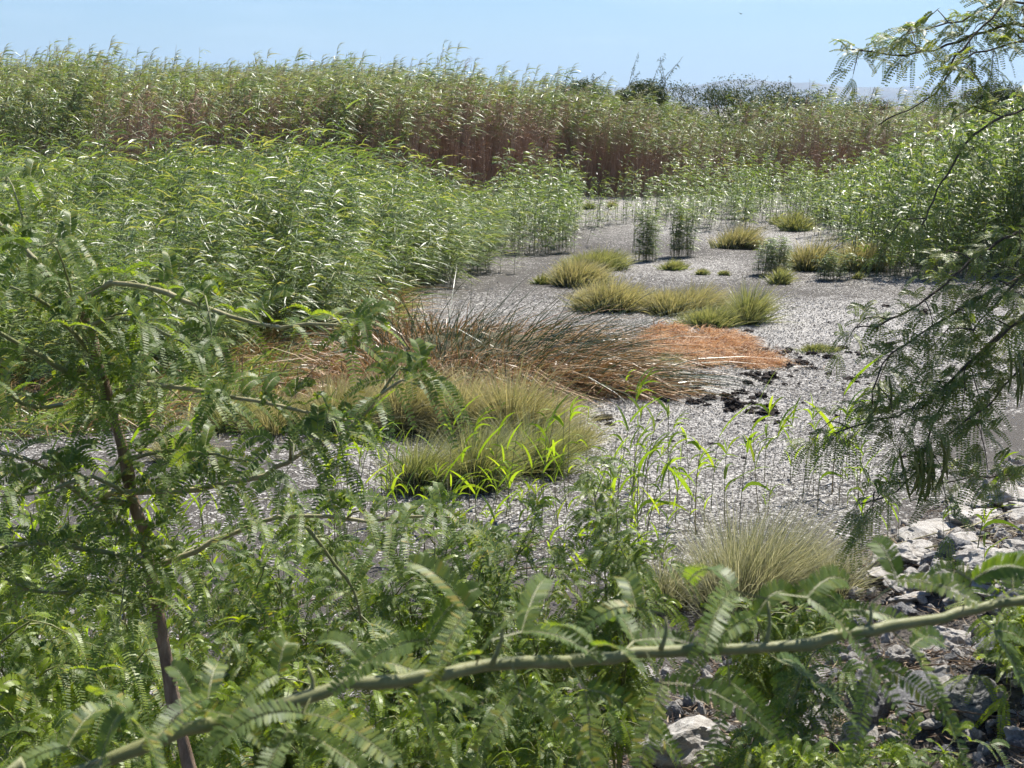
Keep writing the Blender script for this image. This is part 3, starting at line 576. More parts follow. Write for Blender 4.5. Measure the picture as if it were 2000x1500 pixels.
def dead_mat():
    root = empty('dead_grass_mat', ground(1370, 690), 'flat mat of orange dead grass running out onto the bright mud', 'dead grass')
    g = Geo(); B = []
    poly = [(1240, 670), (1275, 645), (1300, 640), (1335, 655), (1390, 652), (1430, 668), (1475, 680), (1500, 700), (1545, 714), (1470, 722), (1420, 712), (1370, 720), (1300, 712), (1240, 704)]
    P = np.array([gxy(*q) for q in poly]); n = 13000
    x = RNG.uniform(P[:, 0].min(), P[:, 0].max(), n); y = RNG.uniform(P[:, 1].min(), P[:, 1].max(), n); k = in_poly(x, y, P) & (patches(x, y, 3.1, .7) + .5 * patches(x, y, 9., .2) > RNG.uniform(-.9, .75, n)); x, y = x[k], y[k]; n = len(x)
    o = np.array(root.location); hump = .08 * (.5 + patches(x, y, 2.2, 1.))
    b = np.stack([x, y, terrain(x, y) + np.clip(hump, 0, .2)], -1) - o
    for k in range(260):                                      # loose tufts over the flattened straw
        c = RNG.integers(0, n); m = int(RNG.integers(14, 40)); bb = b[c] + RNG.normal(0, .035, (m, 3)) * [1, 1, .1]; up = RNG.uniform(.2, 1.3)
        strands(g, bb, norm(RNG.normal(0, .6, (m, 3)) * [1, 1, .4] + [.3, -.1, up]), RNG.uniform(.10, .34, m) * (.7 + .4 * up), .010, np.array([.25, -.1, -.7]), 3, [1, .9, .6, 0], 0, (RNG.random() * .5 + RNG.random(m) * .5))
    a = RNG.random(n) < .55; b = b[a]; n = len(b)
    di = norm(np.stack([RNG.normal(.5, .6, n), RNG.normal(-.2, .6, n), RNG.uniform(-.1, .4, n)], -1))
    strands(g, b, di, RNG.uniform(.10, .30, n), .010 * RNG.uniform(.7, 1.3, n), np.array([.2, -.1, -.3]), 3, [1, .9, .6, 0])
    m = 1500; c = RNG.integers(0, n, m); bb = b[c] + np.stack([RNG.normal(0, .22, m), RNG.normal(0, .22, m), np.zeros(m)], -1); bb[:, 2] = terrain(bb[:, 0] + o[0], bb[:, 1] + o[1]) - o[2] + .012   # strays and darker stalks
    strands(g, bb, norm(np.stack([RNG.normal(.3, .8, m), RNG.normal(0, .8, m), RNG.uniform(0, .5, m)], -1)), RNG.uniform(.06, .3, m), .009, np.array([.1, 0, -.4]), 3, [1, .9, .6, 0], 1)
    tag(g.obj('blades', [M['orange'], M['sedge']], root), kind='stuff')
    gd = Geo(); V = [tuple(np.array([a, b_, float(terrain(a, b_)) + .012]) - o) for a, b_ in P]; gd.add(V, [np.array([list(range(len(P)))])]); gd.obj('thatch_mat', M['litter'], root)
dead_mat()

# ------------------------------------------------------------------ stones, clods
def stone_mesh(seed, sub=3, rough=.35, cuts=7, name='stone', mat=None, flat=1.):
    import bmesh
    bm = bmesh.new(); bmesh.ops.create_icosphere(bm, subdivisions=sub, radius=1); r = random.Random(seed)
    pl = [(Vector((r.gauss(0, 1), r.gauss(0, 1), r.gauss(0, .8))).normalized(), r.uniform(.55, .85)) for _ in range(cuts)]
    for v in bm.verts:
        c = v.co.copy()
        for n_, d_ in pl:
            e = c.dot(n_) - d_
            if e > 0: c -= n_ * e * .92
        c *= 1 + rough * .5 * mnoise.fractal(c * 1.6 + Vector((seed, 0, 0)), .8, 2.2, 5)
        v.co = Vector((c.x, c.y, c.z * flat))
    me = bpy.data.meshes.new(name); bm.to_mesh(me); bm.free(); me.materials.append(mat)
    for p_ in me.polygons: p_.use_smooth = False
    return me
ROCKS = [stone_mesh(i, 4 if i < 6 else 3, .5, 8, 'rock', M['rock'], .8) for i in range(10)]
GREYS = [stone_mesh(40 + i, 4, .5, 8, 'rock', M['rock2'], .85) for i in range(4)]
def rock(px, py, wpx, hpx, label, grey=False, group=None, sink=.25, xyz=None, k=None):
    p = ground(px, py) if xyz is None else xyz; d = depth_of(p); w = wpx / F * d * .5; h = hpx / F * d * .5
    o = link('rock', (GREYS if grey else ROCKS)[(random.randrange(4) if grey else random.randrange(10)) if k is None else k])
    o.scale = (w * 1.15, w * random.uniform(.75, 1.1), h * 1.3); o.rotation_euler = (random.uniform(-.25, .25), random.uniform(-.25, .25), random.uniform(0, 6.28))
    o.location = (p.x, p.y, p.z + h * (1 - sink)); return tag(o, label, 'rock', group or 'rocks on the bank')
for a in (
    (1335, 1495, 150, 100, 'big white angular rock at the bottom edge, right of centre', False),
    (1225, 1330, 90, 45, 'white rock low behind the near branch, left of the shaded rocks', False),
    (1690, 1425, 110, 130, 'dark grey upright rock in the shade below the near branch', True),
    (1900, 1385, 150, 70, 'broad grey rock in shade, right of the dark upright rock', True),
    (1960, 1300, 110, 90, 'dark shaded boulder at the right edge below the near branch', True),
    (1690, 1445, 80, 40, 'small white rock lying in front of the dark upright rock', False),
    (1500, 1405, 100, 48, 'pale rock in dappled light left of the dark upright rock', False),
    (1595, 1420, 70, 40, 'pale small rock between two shaded stones near the bottom', False),
    (1850, 1270, 90, 60, 'speckled white rock right below the near branch end', False),
    (1940, 1125, 110, 62, 'bright white rock at the right edge above the near branch', False),
    (1840, 1150, 80, 50, 'pale broken rock left of the bright white one by the right edge', False),
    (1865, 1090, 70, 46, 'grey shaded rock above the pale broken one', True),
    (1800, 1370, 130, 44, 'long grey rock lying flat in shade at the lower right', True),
    (1815, 1425, 50, 24, 'flat pale stone below the long grey rock', False),
    (1985, 1450, 60, 34, 'pale rounded stone in the lower right corner', False),
    (1905, 1030, 130, 40, 'long white slab on the shore at the right', False),
    (1970, 985, 110, 44, 'white slab highest up the shore at the right edge', False),
    (1810, 1050, 90, 34, 'white slab lowest on the shore beside the pale tussock', False),
    (1880, 985, 70, 26, 'small white slab at the mud line on the right', False),
    (1765, 1095, 70, 36, 'white stone right behind the upturned leaf of the near branch', False),
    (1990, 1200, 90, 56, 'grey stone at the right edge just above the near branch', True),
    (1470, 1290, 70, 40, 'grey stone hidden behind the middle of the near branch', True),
    (1030, 1470, 60, 40, 'pale stone in shade at the bottom, left of the big white rock', False),
    (1600, 1490, 60, 34, 'white stone at the bottom edge between the low shrubs', False),
): rock(*a)
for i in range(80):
    px, py = random.uniform(1720, 2030), random.uniform(950, 1180); p = ground(px, py)
    if shore(p.x, p.y) < .1: continue
    w = random.uniform(26, 90); rock(px, py, w, random.uniform(12, 26), ('broad flat' if w > 66 else 'small' if w < 42 else 'middling') + ' white rubble stone ' + ('at the top of the pale heap' if py < 1030 else 'in the middle of the pale heap' if py < 1100 else 'at the foot of the pale heap') + (', right edge' if px > 1900 else ', left part'), False, 'white rubble at the shore', .55)
for i in range(60):
    px, py = random.uniform(1150, 2040), random.uniform(1000, 1500); p = ground(px, py)
    if shore(p.x, p.y) < .05: continue
    w = random.choice((24, 30, 36, 44, 56)); rock(px, py, w, w * .6, 'small loose stone among the litter on the bank', random.random() < .3, 'small stones on the bank', .4)

def gravel():
    n = 26000; px = RNG.uniform(1250, 3300, n); d = RNG.uniform(4., 14, n); x = (px - 1000) / F * d; y = d; s_ = shore(x, y); k = (s_ > -.1) & (patches(x, y, 2.1, 4.) + .3 > RNG.uniform(-1, 1, n)); x, y = x[k], y[k]; n = len(x)
    sz = .009 + .05 * RNG.random(n) ** 4; o = scatter('gravel', ROCKS[6:] + GREYS[:1], np.stack([x, y, terrain(x, y) + sz * .3], -1), RNG.uniform(0, 6.28, (n, 3)), np.stack([sz, sz * RNG.uniform(.6, 1, n), sz * .7], -1), RNG.integers(0, 5, n))
    tag(o, 'small stones and grit between the rocks on the bank', 'gravel', kind='stuff')
gravel()
CLODS = [stone_mesh(80 + i, 3, 1.9, 2, 'mud_clod', M['clod'], .75) for i in range(6)]
def clod(px, py, wpx, label='small black mud clod on the bright mud'):
    p = ground(px, py); d = depth_of(p); w = wpx / F * d * .5; o = link('mud_clod', random.choice(CLODS)); o.location = (p.x, p.y, p.z + w * .15)
    o.scale = (w, w * random.uniform(.7, 1.2), w * random.uniform(.5, .9)); o.rotation_euler = (0, 0, random.uniform(0, 6.28)); tag(o, label, 'mud clod', 'black mud clods scattered on the bright mud')
random.seed(21)
CL = {(1400, 782): 'black mud clod in the biggest heap below the orange dead grass', (1490, 740): 'black mud clod in the heap under the tip of the orange dead grass', (1500, 810): 'black mud clod in the nearest small heap on the bright mud', (1590, 690): 'black mud clod round the flat brown-green tuft',
      (1560, 710): 'black mud clod in the line running out from the orange grass tip', (1490, 690): 'black mud clod just behind the orange grass tip', (1650, 740): 'black mud clod in the loose group left of the hanging branches', (1330, 755): 'black mud clod in the heap along the near edge of the orange grass',
      (1560, 770): 'small black mud clod loose on the bright mud before the orange grass', (1450, 850): 'small black mud clod loose on the nearer speckled mud', (1800, 690): 'black mud clod seen through the hanging right-hand branches', (1600, 640): 'black mud clod far back on the bright mud',
      (1850, 600): 'black mud clod by the shaded foot of the right-hand reeds', (1195, 825): 'black mud clod right of the yellow-green tussock', (1250, 745): 'black mud clod at the right end of the drooping sedge'}
for cx, cy, n, sx, sy, w in ((1400, 782, 34, 42, 10, 26), (1490, 740, 16, 35, 9, 24), (1500, 810, 12, 16, 9, 22), (1590, 690, 16, 45, 5, 22), (1560, 710, 8, 40, 8, 18), (1490, 690, 8, 12, 5, 16), (1650, 740, 9, 25, 12, 14), (1330, 755, 9, 22, 7, 18),
                             (1560, 770, 34, 150, 50, 11), (1450, 850, 26, 120, 40, 12), (1800, 690, 14, 80, 25, 14), (1600, 640, 6, 90, 12, 14), (1850, 600, 6, 60, 6, 16), (1195, 825, 5, 14, 6, 22), (1250, 745, 5, 14, 6, 16)):
    for k in range(n): clod(random.gauss(cx, sx), random.gauss(cy, sy), w * (random.uniform(.3, 1.0) if k else 1.5), (CL[(cx, cy)] if k else CL[(cx, cy)].replace('mud clod', 'mud lump, largest', 1)))

# ------------------------------------------------------------------ mesquite
def pinna(g, P0, d, up, length, npair, droop, lw, r, hexa=True, lx=1.):
    """One comb of leaflets along an arching midrib."""
    t = np.linspace(0, 1, 7); mid = P0 + (d[None] * t[:, None] + (np.array([0, 0, -1.]) * droop)[None] * (t ** 2)[:, None]) * length
    rn = r.random(); tube(g, mid, np.linspace(.0008, .0004, 7), 3, mat=1)
    tl = (np.arange(npair) + .7) / (npair + .3); C = P0 + (d[None] * tl[:, None] + np.array([[0, 0, -droop]]) * (tl ** 2)[:, None]) * length
    T = norm(d[None] + np.array([[0, 0, -droop]]) * 2 * tl[:, None]); S = norm(np.cross(T, up[None])); U = np.cross(S, T)
    prof = np.interp(tl, [0, .15, .6, .9, 1], [.62, .92, 1., .72, .5]) * lw
    fold = r.uniform(.05, .35)
    for sg in (-1, 1):
        jit = r.normal(0, .10, npair)
        D = norm(S * sg * .92 + T * (.36 + jit)[:, None] + U * fold + r.normal(0, .05, (npair, 3)))
        W = norm(np.cross(D, U)) * (length / npair * .47)
        A = C; B = C + D * prof[:, None]; Q = A + (B - A) * .25; Q2 = A + (B - A) * .8
        if hexa:
            V = np.stack([A, Q - W, Q2 - W * .8, B, Q2 + W * .8, Q + W], 1); k = 6
        else:
            V = np.stack([A, (A + B) / 2 - W * 1.1, B, (A + B) / 2 + W * 1.1], 1); k = 4
        b = (np.arange(npair) * k)[:, None]; g.add(V.reshape(-1, 3), [b + np.arange(k)[None]], 0, (rn * .5 + .5 * np.repeat(r.random(npair), k)) % 1., 0)
def leaf_geo(seed, pairs=1, plen=.09, npair=18, lw=.017, hexa=True, droop=(.25, .7), spread=(.35, .8), axis=None):
    """Twice-pinnate leaf standing as it grows: its own direction, the combs arching down under their weight."""
    r = np.random.default_rng(seed); g = Geo(); pet = .03; i = seed % 32
    az = i * 2.39996 + r.normal(0, .2); el = (-.55, .15, .65, .35)[i % 4] + r.normal(0, .2)
    ax = np.array([math.cos(az) * math.cos(el), math.sin(az) * math.cos(el), math.sin(el)]) if axis is None else norm(np.array(axis)); wide = 1.25 if ax[2] > .25 else .75 if ax[2] < -.2 else 1.; ref = norm(np.array([.1, -.55, .83]) + r.normal(0, .22, 3))
    Xl = norm(np.cross(ax, ref)); Zl = np.cross(Xl, ax); g.axis = ax
    pts = np.array([[0, 0, 0], ax * pet * .6, ax * pet]); nodes = [pts[-1]]
    if pairs > 1: pts = np.vstack([pts, [ax * (pet + .022)]]); nodes.append(pts[-1])
    tube(g, pts, .0009, 3, mat=1)
    for k, nd in enumerate(nodes):
        for sg in (-1, 1):
            a = min(r.uniform(*spread) * wide * (1.2 if k == 0 and pairs > 1 else 1.), 1.45); d = norm(Xl * sg * math.sin(a) + ax * math.cos(a) + Zl * r.uniform(.0, .25) + np.array([0, 0, r.uniform(.1, .4)]))
            pinna(g, nd, d, norm(Zl * .7 + ref * .5 - Xl * sg * .1), plen * r.uniform(.8, 1.12), npair + int(r.integers(-2, 3)), r.uniform(*droop), lw * r.uniform(.85, 1.1), r, hexa)
    return g
near_g = [leaf_geo(512 + i, 1 if i % 5 else 2, .085, 25, .0135, True, (.5, 1.0), (.5, 1.15)) for i in range(32)]
mid_g = [leaf_geo(544 + i, 2 if i % 3 == 0 else 1, .105, 23, .0168, True, (.4, .95), (.4, 1.)) for i in range(32)]
far_g = [leaf_geo(576 + i, 2 if i % 3 else 1, .092, 15, .0155, False, (.3, .9), (.35, 1.)) for i in range(32)]
L_near = [g.mesh('leaf', [M['mesq'], M['twig']]) for g in near_g]
L_mid = [g.mesh('leaf', [M['mesq'], M['twig']]) for g in mid_g]
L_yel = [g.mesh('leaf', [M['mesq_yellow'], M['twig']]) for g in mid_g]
L_far = [g.mesh('leaf', [M['mesq_dull'], M['twig']]) for g in far_g]

def leaf_matrix(loc, roll, s):
    return Matrix.Translation(loc) @ Matrix.Rotation(roll * .7, 4, 'Z') @ Matrix.Rotation(roll * .6, 4, 'X') @ Matrix.Diagonal((s, s, s, 1))
AXES = np.array([g.axis for g in mid_g])
AX = {id(L_near): np.array([g.axis for g in near_g]), id(L_mid): AXES, id(L_yel): AXES, id(L_far): np.array([g.axis for g in far_g])}
def nearest_leaf(protos, D, r):
    k = np.argsort(-(AX[id(protos)] @ norm(np.array(D))))[:3]; return int(k[r.randrange(3)])

class Mesquite:
    def __init__(s, name, loc, label, leaves, rng_seed, group=None, cat='tree'):
        s.root = empty(name, loc, label, cat, group); s.o = np.array(loc, float); s.L = []; s.protos = leaves; s.r = random.Random(rng_seed); s.owner = None
    def branch(s, pts, r0, r1, mat='twig', name='branch', thorns=0, zig=.0, sides=6, step=.05):
        P = smooth_path(pts, step)
        if zig: P[1:-1] += RNG.normal(0, zig, P[1:-1].shape)
        g = Geo(); rad = np.linspace(r0, r1, len(P)) * (1 + .06 * RNG.normal(size=len(P)))
        nodes = rad.copy(); nodes[::3] *= 1.12
        tube(g, P - s.o, nodes, sides, knob=.03)
        for _ in range(thorns):
            i = s.r.randrange(1, len(P) - 1); d = norm(RNG.normal(size=3)); tube(g, [P[i] - s.o, P[i] - s.o + d * (rad[i] + .018)], [.0016, .0002], 3)
        o = g.obj(name, M[mat], s.owner if name in ('twig', 'spur') and s.owner else s.root, True)
        if name not in ('twig', 'spur'): s.owner = o
        return o, P
    def leaf_along(s, P, spacing, size=(.85, 1.15), start=.05, end=1., up=(-.2, .9), n_at=(1, 1), hang=0.):
        seg = np.linalg.norm(np.diff(P, axis=0), axis=1); cum = np.concatenate([[0], np.cumsum(seg)]); tot = cum[-1]; u = start * tot; side = 1
        while u < tot * end + 1e-6:
            uu = min(u, tot); p = np.array([np.interp(uu, cum, P[:, k]) for k in range(3)])
            i = min(np.searchsorted(cum, uu), len(P) - 1); T = norm(P[i] - P[max(i - 1, 0)]) if i else norm(P[1] - P[0])
            for _ in range(s.r.randint(*n_at)):
                side = -side; lat = norm(np.cross(T, [0, 0, 1.]) + 1e-6) * side
                e = s.r.uniform(*up) if s.r.random() > hang else s.r.uniform(-1.2, -.5)
                D = norm(lat * s.r.uniform(.3, 1.1) + T * s.r.uniform(-.3, .7) + np.array([0, 0, e])) + RNG.normal(0, .15, 3)
                s.L.append((p, D, s.r.gauss(0, .35), s.r.uniform(*size), s.owner))
            u += spacing * s.r.uniform(.6, 1.4)
        s.L.append((P[-1], norm(P[-1] - P[-2]), s.r.gauss(0, .4), s.r.uniform(*size) * .9, s.owner))
    def twigs(s, P, every, length, r0=.003, droop=.3, mat='twig', spacing=.05, size=(.8, 1.1), start=.1, end=1., up=(0, .8), thorns=2, bias=(0, 0, 0), **kw):
        seg = np.linalg.norm(np.diff(P, axis=0), axis=1); cum = np.concatenate([[0], np.cumsum(seg)]); u = start * cum[-1]; side = 1
        while u < cum[-1] * end:
            p = np.array([np.interp(u, cum, P[:, k]) for k in range(3)]); i = max(1, min(np.searchsorted(cum, u), len(P) - 1)); T = norm(P[i] - P[i - 1]); side = -side
            D = norm(norm(np.cross(T, [0, 0, 1.]) + 1e-6) * side * s.r.uniform(.4, 1.) + T * s.r.uniform(.2, .9) + np.array([0, 0, s.r.uniform(*up)]) + np.array(bias)); ln = s.r.uniform(*length)
            q = [p, p + D * ln * .5 + [0, 0, .02], p + D * ln + np.array([0, 0, -droop * ln])]
            _, Q = s.branch(q, r0, r0 * .4, mat, 'twig', thorns, .003, 4, .06); s.leaf_along(Q, spacing, size, .1, **kw)
            u += every * s.r.uniform(.6, 1.4)
    def finish(s, limit=300, far_protos=None, yellow=0.):
        def key(l):
            x, y, d = project(l[0]); on = -60 < x < 2060 and -60 < y < 1560
            return (not on, d)
        s.L.sort(key=key); rest = []
        s.L = [l for l in s.L if (lambda q: -250 < q[0] < 2250 and -300 < q[1] < 1800)(project(l[0]))] or s.L
        for i, (p, D, roll, sz, own) in enumerate(s.L):
            Mx = leaf_matrix(Vector(p - s.o), roll, sz); pr = s.protos
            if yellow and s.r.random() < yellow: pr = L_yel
            if i < limit: link('leaf', pr[nearest_leaf(pr, D, s.r)], own or s.root, Mx)
            else: rest.append((Mx, nearest_leaf(s.protos, D, s.r)))
        if rest:
            o = scatter('foliage', s.protos, [m.to_translation() for m, k in rest], [m.to_euler() for m, k in rest], [m.to_scale() for m, k in rest], [k for m, k in rest], s.root)
            o['kind'] = 'stuff'
        return s.root

def pxs(lst, d0, d1=None):
    d1 = d0 if d1 is None else d1; n = len(lst); return [at(x, y, d0 + (d1 - d0) * i / max(1, n - 1)) for i, (x, y) in enumerate(lst)]

# the young tree at the left
tp = pxs([(372, 1510), (345, 1400), (330, 1320), (312, 1230), (298, 1140), (285, 1060), (268, 1000), (250, 930), (238, 870), (216, 795), (192, 705), (165, 630), (135, 590), (70, 510), (0, 440), (-60, 380)], 3.55, 3.3)
b0 = Vector((tp[0].x + .04, tp[0].y + .1, 0)); b0.z = float(terrain(b0.x, b0.y))
t1 = Mesquite('mesquite_tree', b0, 'young thorny mesquite tree with slanting brown trunk at the left', L_mid, 3)
_, PT = t1.branch([b0 - Vector((0, 0, .05)), (b0 + tp[0]) / 2 + Vector((.03, 0, 0))] + tp[:13], .019, .011, 'bark', 'trunk', 6, .002, 8)
_, P = t1.branch(tp[11:], .011, .005, 'pale_twig', 'branch', 6); t1.leaf_along(P, .045, n_at=(1, 2)); t1.twigs(P, .14, (.15, .35))
for pts, d0, d1, r, mat in (
    ([(216, 792), (140, 736), (80, 696), (0, 650), (-60, 620)], 3.4, 3.1, .008, 'twig'),
    ([(180, 690), (108, 612), (76, 584), (20, 560)], 3.36, 3.2, .006, 'twig'),
    ([(140, 600), (190, 565), (248, 552), (328, 572), (400, 600), (500, 632), (600, 636), (685, 636)], 3.35, 3.1, .007, 'pale_twig'),
    ([(230, 800), (256, 756), (320, 752), (420, 768), (500, 784), (600, 804), (690, 824)], 3.42, 3.1, .007, 'pale_twig'),
    ([(262, 985), (190, 970), (250, 962), (300, 962), (380, 955), (450, 945), (520, 925), (560, 905), (640, 860), (700, 820), (740, 775), (785, 742)], 3.45, 3.0, .0075, 'pale_twig'),
    ([(290, 1110), (384, 1076), (452, 1040), (540, 1012), (640, 1008), (720, 1020), (800, 1010), (880, 1010)], 3.5, 3.5, .007, 'pale_twig'),
    ([(280, 1060), (200, 1000), (120, 940), (60, 900), (-20, 880)], 3.45, 3.1, .007, 'pale_twig'),
    ([(290, 1100), (200, 1080), (100, 1060), (0, 1072), (-60, 1090)], 3.4, 3.0, .007, 'twig'),
    ([(300, 1180), (200, 1150), (100, 1160), (10, 1130)], 3.45, 3.2, .006, 'twig'),
    ([(600, 1030), (656, 1100), (688, 1148), (705, 1210)], 3.5, 3.6, .005, 'twig'),
    ([(245, 900), (330, 880), (420, 890), (480, 900)], 3.4, 3.2, .005, 'twig'),
    ([(170, 640), (230, 620), (320, 650), (400, 690)], 3.3, 3.1, .005, 'twig'),
):
    _, P = t1.branch(pxs(pts, d0, d1), r, .0025, mat, 'branch', 8, .002); t1.leaf_along(P, .042, (.75, 1.1), n_at=(1, 1), up=(-.4, .7)); t1.twigs(P, .38, (.08, .20), up=(-.4, .6), spacing=.06)
for pts in ([(265, 980), (180, 930), (90, 960), (-20, 970)], [(120, 790), (70, 800), (20, 770), (-40, 750)]):
    _, P = t1.branch(pxs(pts, 3.35, 3.0), .005, .0022, 'twig', 'branch', 5, .002); t1.leaf_along(P, .045, (.8, 1.1), n_at=(1, 1), up=(-.4, .7))
# pale flower spike hanging off the longest twig
cp = [at(785, 742, 3.0), at(815, 752, 3.0), at(838, 765, 3.0), at(850, 790, 3.0), at(856, 815, 3.0)]
t1.branch(cp[:3], .002, .0015, 'pale_twig', 'twig'); g = Geo(); Pc = smooth_path(cp[2:], .004)
b = np.repeat(Pc, 14, 0) - t1.o; strands(g, b, norm(RNG.normal(size=(len(b), 3))), .009, .003, np.zeros(3), 2, [.6, 1, 0]); cat = g.obj('flower_spike', M['catkin'], t1.root); cat['kind'] = 'stuff'; cat['label'] = 'pale yellow flower spike'
t1.finish(300)

# the blurred branch across the foreground
fp = [(-60, 1590), (60, 1545), (170, 1500), (300, 1447), (420, 1408), (520, 1388), (600, 1360), (680, 1338), (780, 1328), (870, 1313), (950, 1300), (1100, 1290), (1200, 1282), (1290, 1272), (1500, 1266), (1640, 1240), (1740, 1224), (1840, 1208), (1900, 1188), (2010, 1166), (2150, 1120)]
fw = pxs(fp, 1.16, 1.38)
b1 = Vector((-.75, .85, 0)); b1.z = float(terrain(b1.x, b1.y))
t2 = Mesquite('mesquite_branch', b1, 'long olive-green mesquite branch arching across the bottom, nearest of all', L_near, 5, cat='branch')
_, P = t2.branch([b1 - Vector((0, 0, .05)), b1 + Vector((.02, .03, .6)), b1 + Vector((.08, .1, 1.15))] + fw, .0070, .0045, 'twig', 'stem', 16, .0012, 8, .03)
FN = [0]
def fleaf(px, py, dx, dy, dd, s, roll=0., d=None):
    d = 1.16 + .22 * (px + 60) / 2210 if d is None else d; p = at(px, py, d); q = at(px + dx, py + dy, d + dd)
    D = np.array(q - p); FN[0] += 1
    g = leaf_geo(3000 + FN[0], 1, .090, 27, .0132, True, (.35, .75), (.75, 1.1), D); link('leaf', g.mesh('leaf', [M['mesq'], M['twig']]), t2.owner, Matrix.Translation(p - Vector(t2.o)) @ Matrix.Diagonal((s * .86, s * .86, s * .86, 1)))
for a in ((300, 1440, -60, -50, -.03, 1.0), (330, 1430, 120, -90, .02, 1.0), (470, 1390, -150, -60, .0, 1.05), (600, 1355, -160, -110, -.02, 1.1), (610, 1355, -40, 90, -.06, 1.1, 1.1), (690, 1335, 40, -90, .05, 1.0),
          (860, 1310, -60, -130, .0, 1.05), (930, 1300, 20, -60, -.06, 1.0, .8), (980, 1200, -160, -20, -.02, 1.1), (960, 1250, 150, -40, .03, 1.05), (1000, 1295, 30, 110, -.02, .95), (1110, 1290, 60, 100, .0, 1.05), (1210, 1280, 60, -60, .05, 1.05),
          (1260, 1270, 80, 150, -.02, 1.15), (1420, 1270, 10, 120, .0, 1.05), (1480, 1260, 80, 60, .02, 1.0), (1500, 1170, -160, -40, -.01, 1.2), (1520, 1160, 160, 20, .03, 1.1), (1700, 1180, 140, -120, .0, 1.15), (1690, 1230, 40, 130, -.01, 1.1), (1740, 1230, 110, 100, .03, 1.05),
          (1500, 1262, -40, -90, .0, 1.0), (1640, 1238, 10, -60, .02, .95), (1880, 1190, 30, -100, -.02, 1.1), (1920, 1185, 110, -60, .0, 1.15), (1900, 1195, 100, 90, .02, 1.1), (1300, 1200, -130, -30, .02, 1.0), (540, 1385, 60, 110, -.05, 1.05, -.8), (780, 1330, 90, 80, .03, .9), (180, 1490, -90, -60, .02, 1.), (160, 1500, 110, -50, -.04, .95), (1180, 1280, -70, -60, -.06, .9, 1.)):
    fleaf(*a)
for a, b in (((985, 1205), (960, 1300)), ((1500, 1175), (1495, 1265)), ((1700, 1185), (1690, 1232)), ((600, 1300), (610, 1357)), ((1300, 1205), (1290, 1270)), ((860, 1270), (862, 1314))):
    d = 1.16 + .22 * (b[0] + 60) / 2210; t2.branch([at(*b, d), at((a[0] + b[0]) / 2 + 6, (a[1] + b[1]) / 2, d), at(*a, d)], .0022, .0010, 'twig', 'spur', 0, 0, 5, .02)

# low shrubs and saplings of the same kind at the foot of the bank
def shrub(loc, tips, label, seed, leaves=L_mid, spacing=.042, tw=.15, yellow=.16, r0=.007, name='mesquite_shrub', mat='twig', size=(.75, 1.05), twl=(.10, .26)):
    b = Vector((loc[0], loc[1], float(terrain(*loc)))); s = Mesquite(name, b, label, leaves, seed, 'low mesquite shrubs at the foot of the bank', 'shrub')
    for (px, py, d) in tips:
        q = at(px, py, d); m = b.lerp(q, .5) + Vector((0, 0, .18 * (q - b).length)) * (1 if q.z > b.z + .2 else .5)
        _, P = s.branch([b - Vector((0, 0, .03)), m, q], r0, .002, mat, 'branch', 5, .004)
        s.leaf_along(P, spacing, size, .30, n_at=(1, 2)); s.twigs(P, tw, twl, start=.35, up=(-.2, .8))
    s.finish(300, yellow=yellow)
shrub((-1.35, 4.3), [(60, 1000, 4.), (20, 1120, 3.7), (200, 1290, 3.9), (110, 1230, 3.8), (-20, 1220, 3.6), (60, 1330, 3.7)], 'leafy mesquite shrub at the left edge below the tree', 31, yellow=.4)
shrub((-.95, 4.0), [(240, 1340, 3.8), (330, 1370, 3.9), (120, 1400, 3.6), (30, 1400, 3.5), (200, 1450, 3.6), (420, 1420, 3.9), (0, 1480, 3.4), (480, 1330, 4.)], 'low mesquite shrub with yellow-lit leaves in the lower left corner', 32, yellow=.45)
shrub((-.75, 5.2), [(400, 1130, 5.), (500, 1140, 5.1), (600, 1170, 5.1), (460, 1250, 4.9), (560, 1290, 5.), (350, 1280, 4.9), (540, 1080, 5.3), (640, 1230, 5.1), (440, 1060, 5.3)], 'mesquite shrub on dark mud just right of the brown trunk', 33, yellow=.3)
shrub((.05, 6.3), [(1000, 1180, 6.2), (1080, 1110, 6.3), (1150, 1180, 6.2), (900, 1230, 6.1), (1050, 1260, 6.), (1180, 1260, 6.1), (960, 1080, 6.4)], 'mesquite shrub between the sapling and the green tussocks, behind the near branch', 43, yellow=.3)
shrub((-1.6, 6.4), [(160, 1120, 6.2), (240, 1180, 6.1), (80, 1200, 6.), (380, 1200, 6.2)], 'mesquite shrub behind the lower trunk of the left tree', 44, yellow=.35)
shrub((-.25, 5.6), [(760, 1130, 5.5), (850, 1060, 5.7), (950, 1050, 5.8), (700, 1230, 5.4), (860, 1190, 5.5), (980, 1130, 5.6), (650, 1080, 5.5), (760, 1020, 5.8), (870, 990, 5.9), (1040, 1010, 5.9), (560, 1010, 5.7)], 'mesquite shrub in front of the row of green tussocks', 34)
shrub((.42, 5.9), [(1236, 1180, 5.7), (1205, 1000, 5.9), (1160, 950, 6.), (1230, 1090, 5.8)], 'upright mesquite sapling left of the pale tussock', 35, spacing=.045, tw=.12)
shrub((-.35, 4.6), [(640, 1400, 4.5), (560, 1450, 4.4), (760, 1430, 4.5), (820, 1380, 4.6), (700, 1490, 4.4), (880, 1290, 4.8), (720, 1340, 4.6)], 'low mesquite shrub under the near branch, left of centre', 36, yellow=.3)
shrub((.15, 4.8), [(960, 1400, 4.8), (1080, 1380, 4.8), (1180, 1400, 4.8), (1020, 1320, 4.9), (1000, 1480, 4.7), (1110, 1480, 4.7)], 'low mesquite shrub under the middle of the near branch', 37)
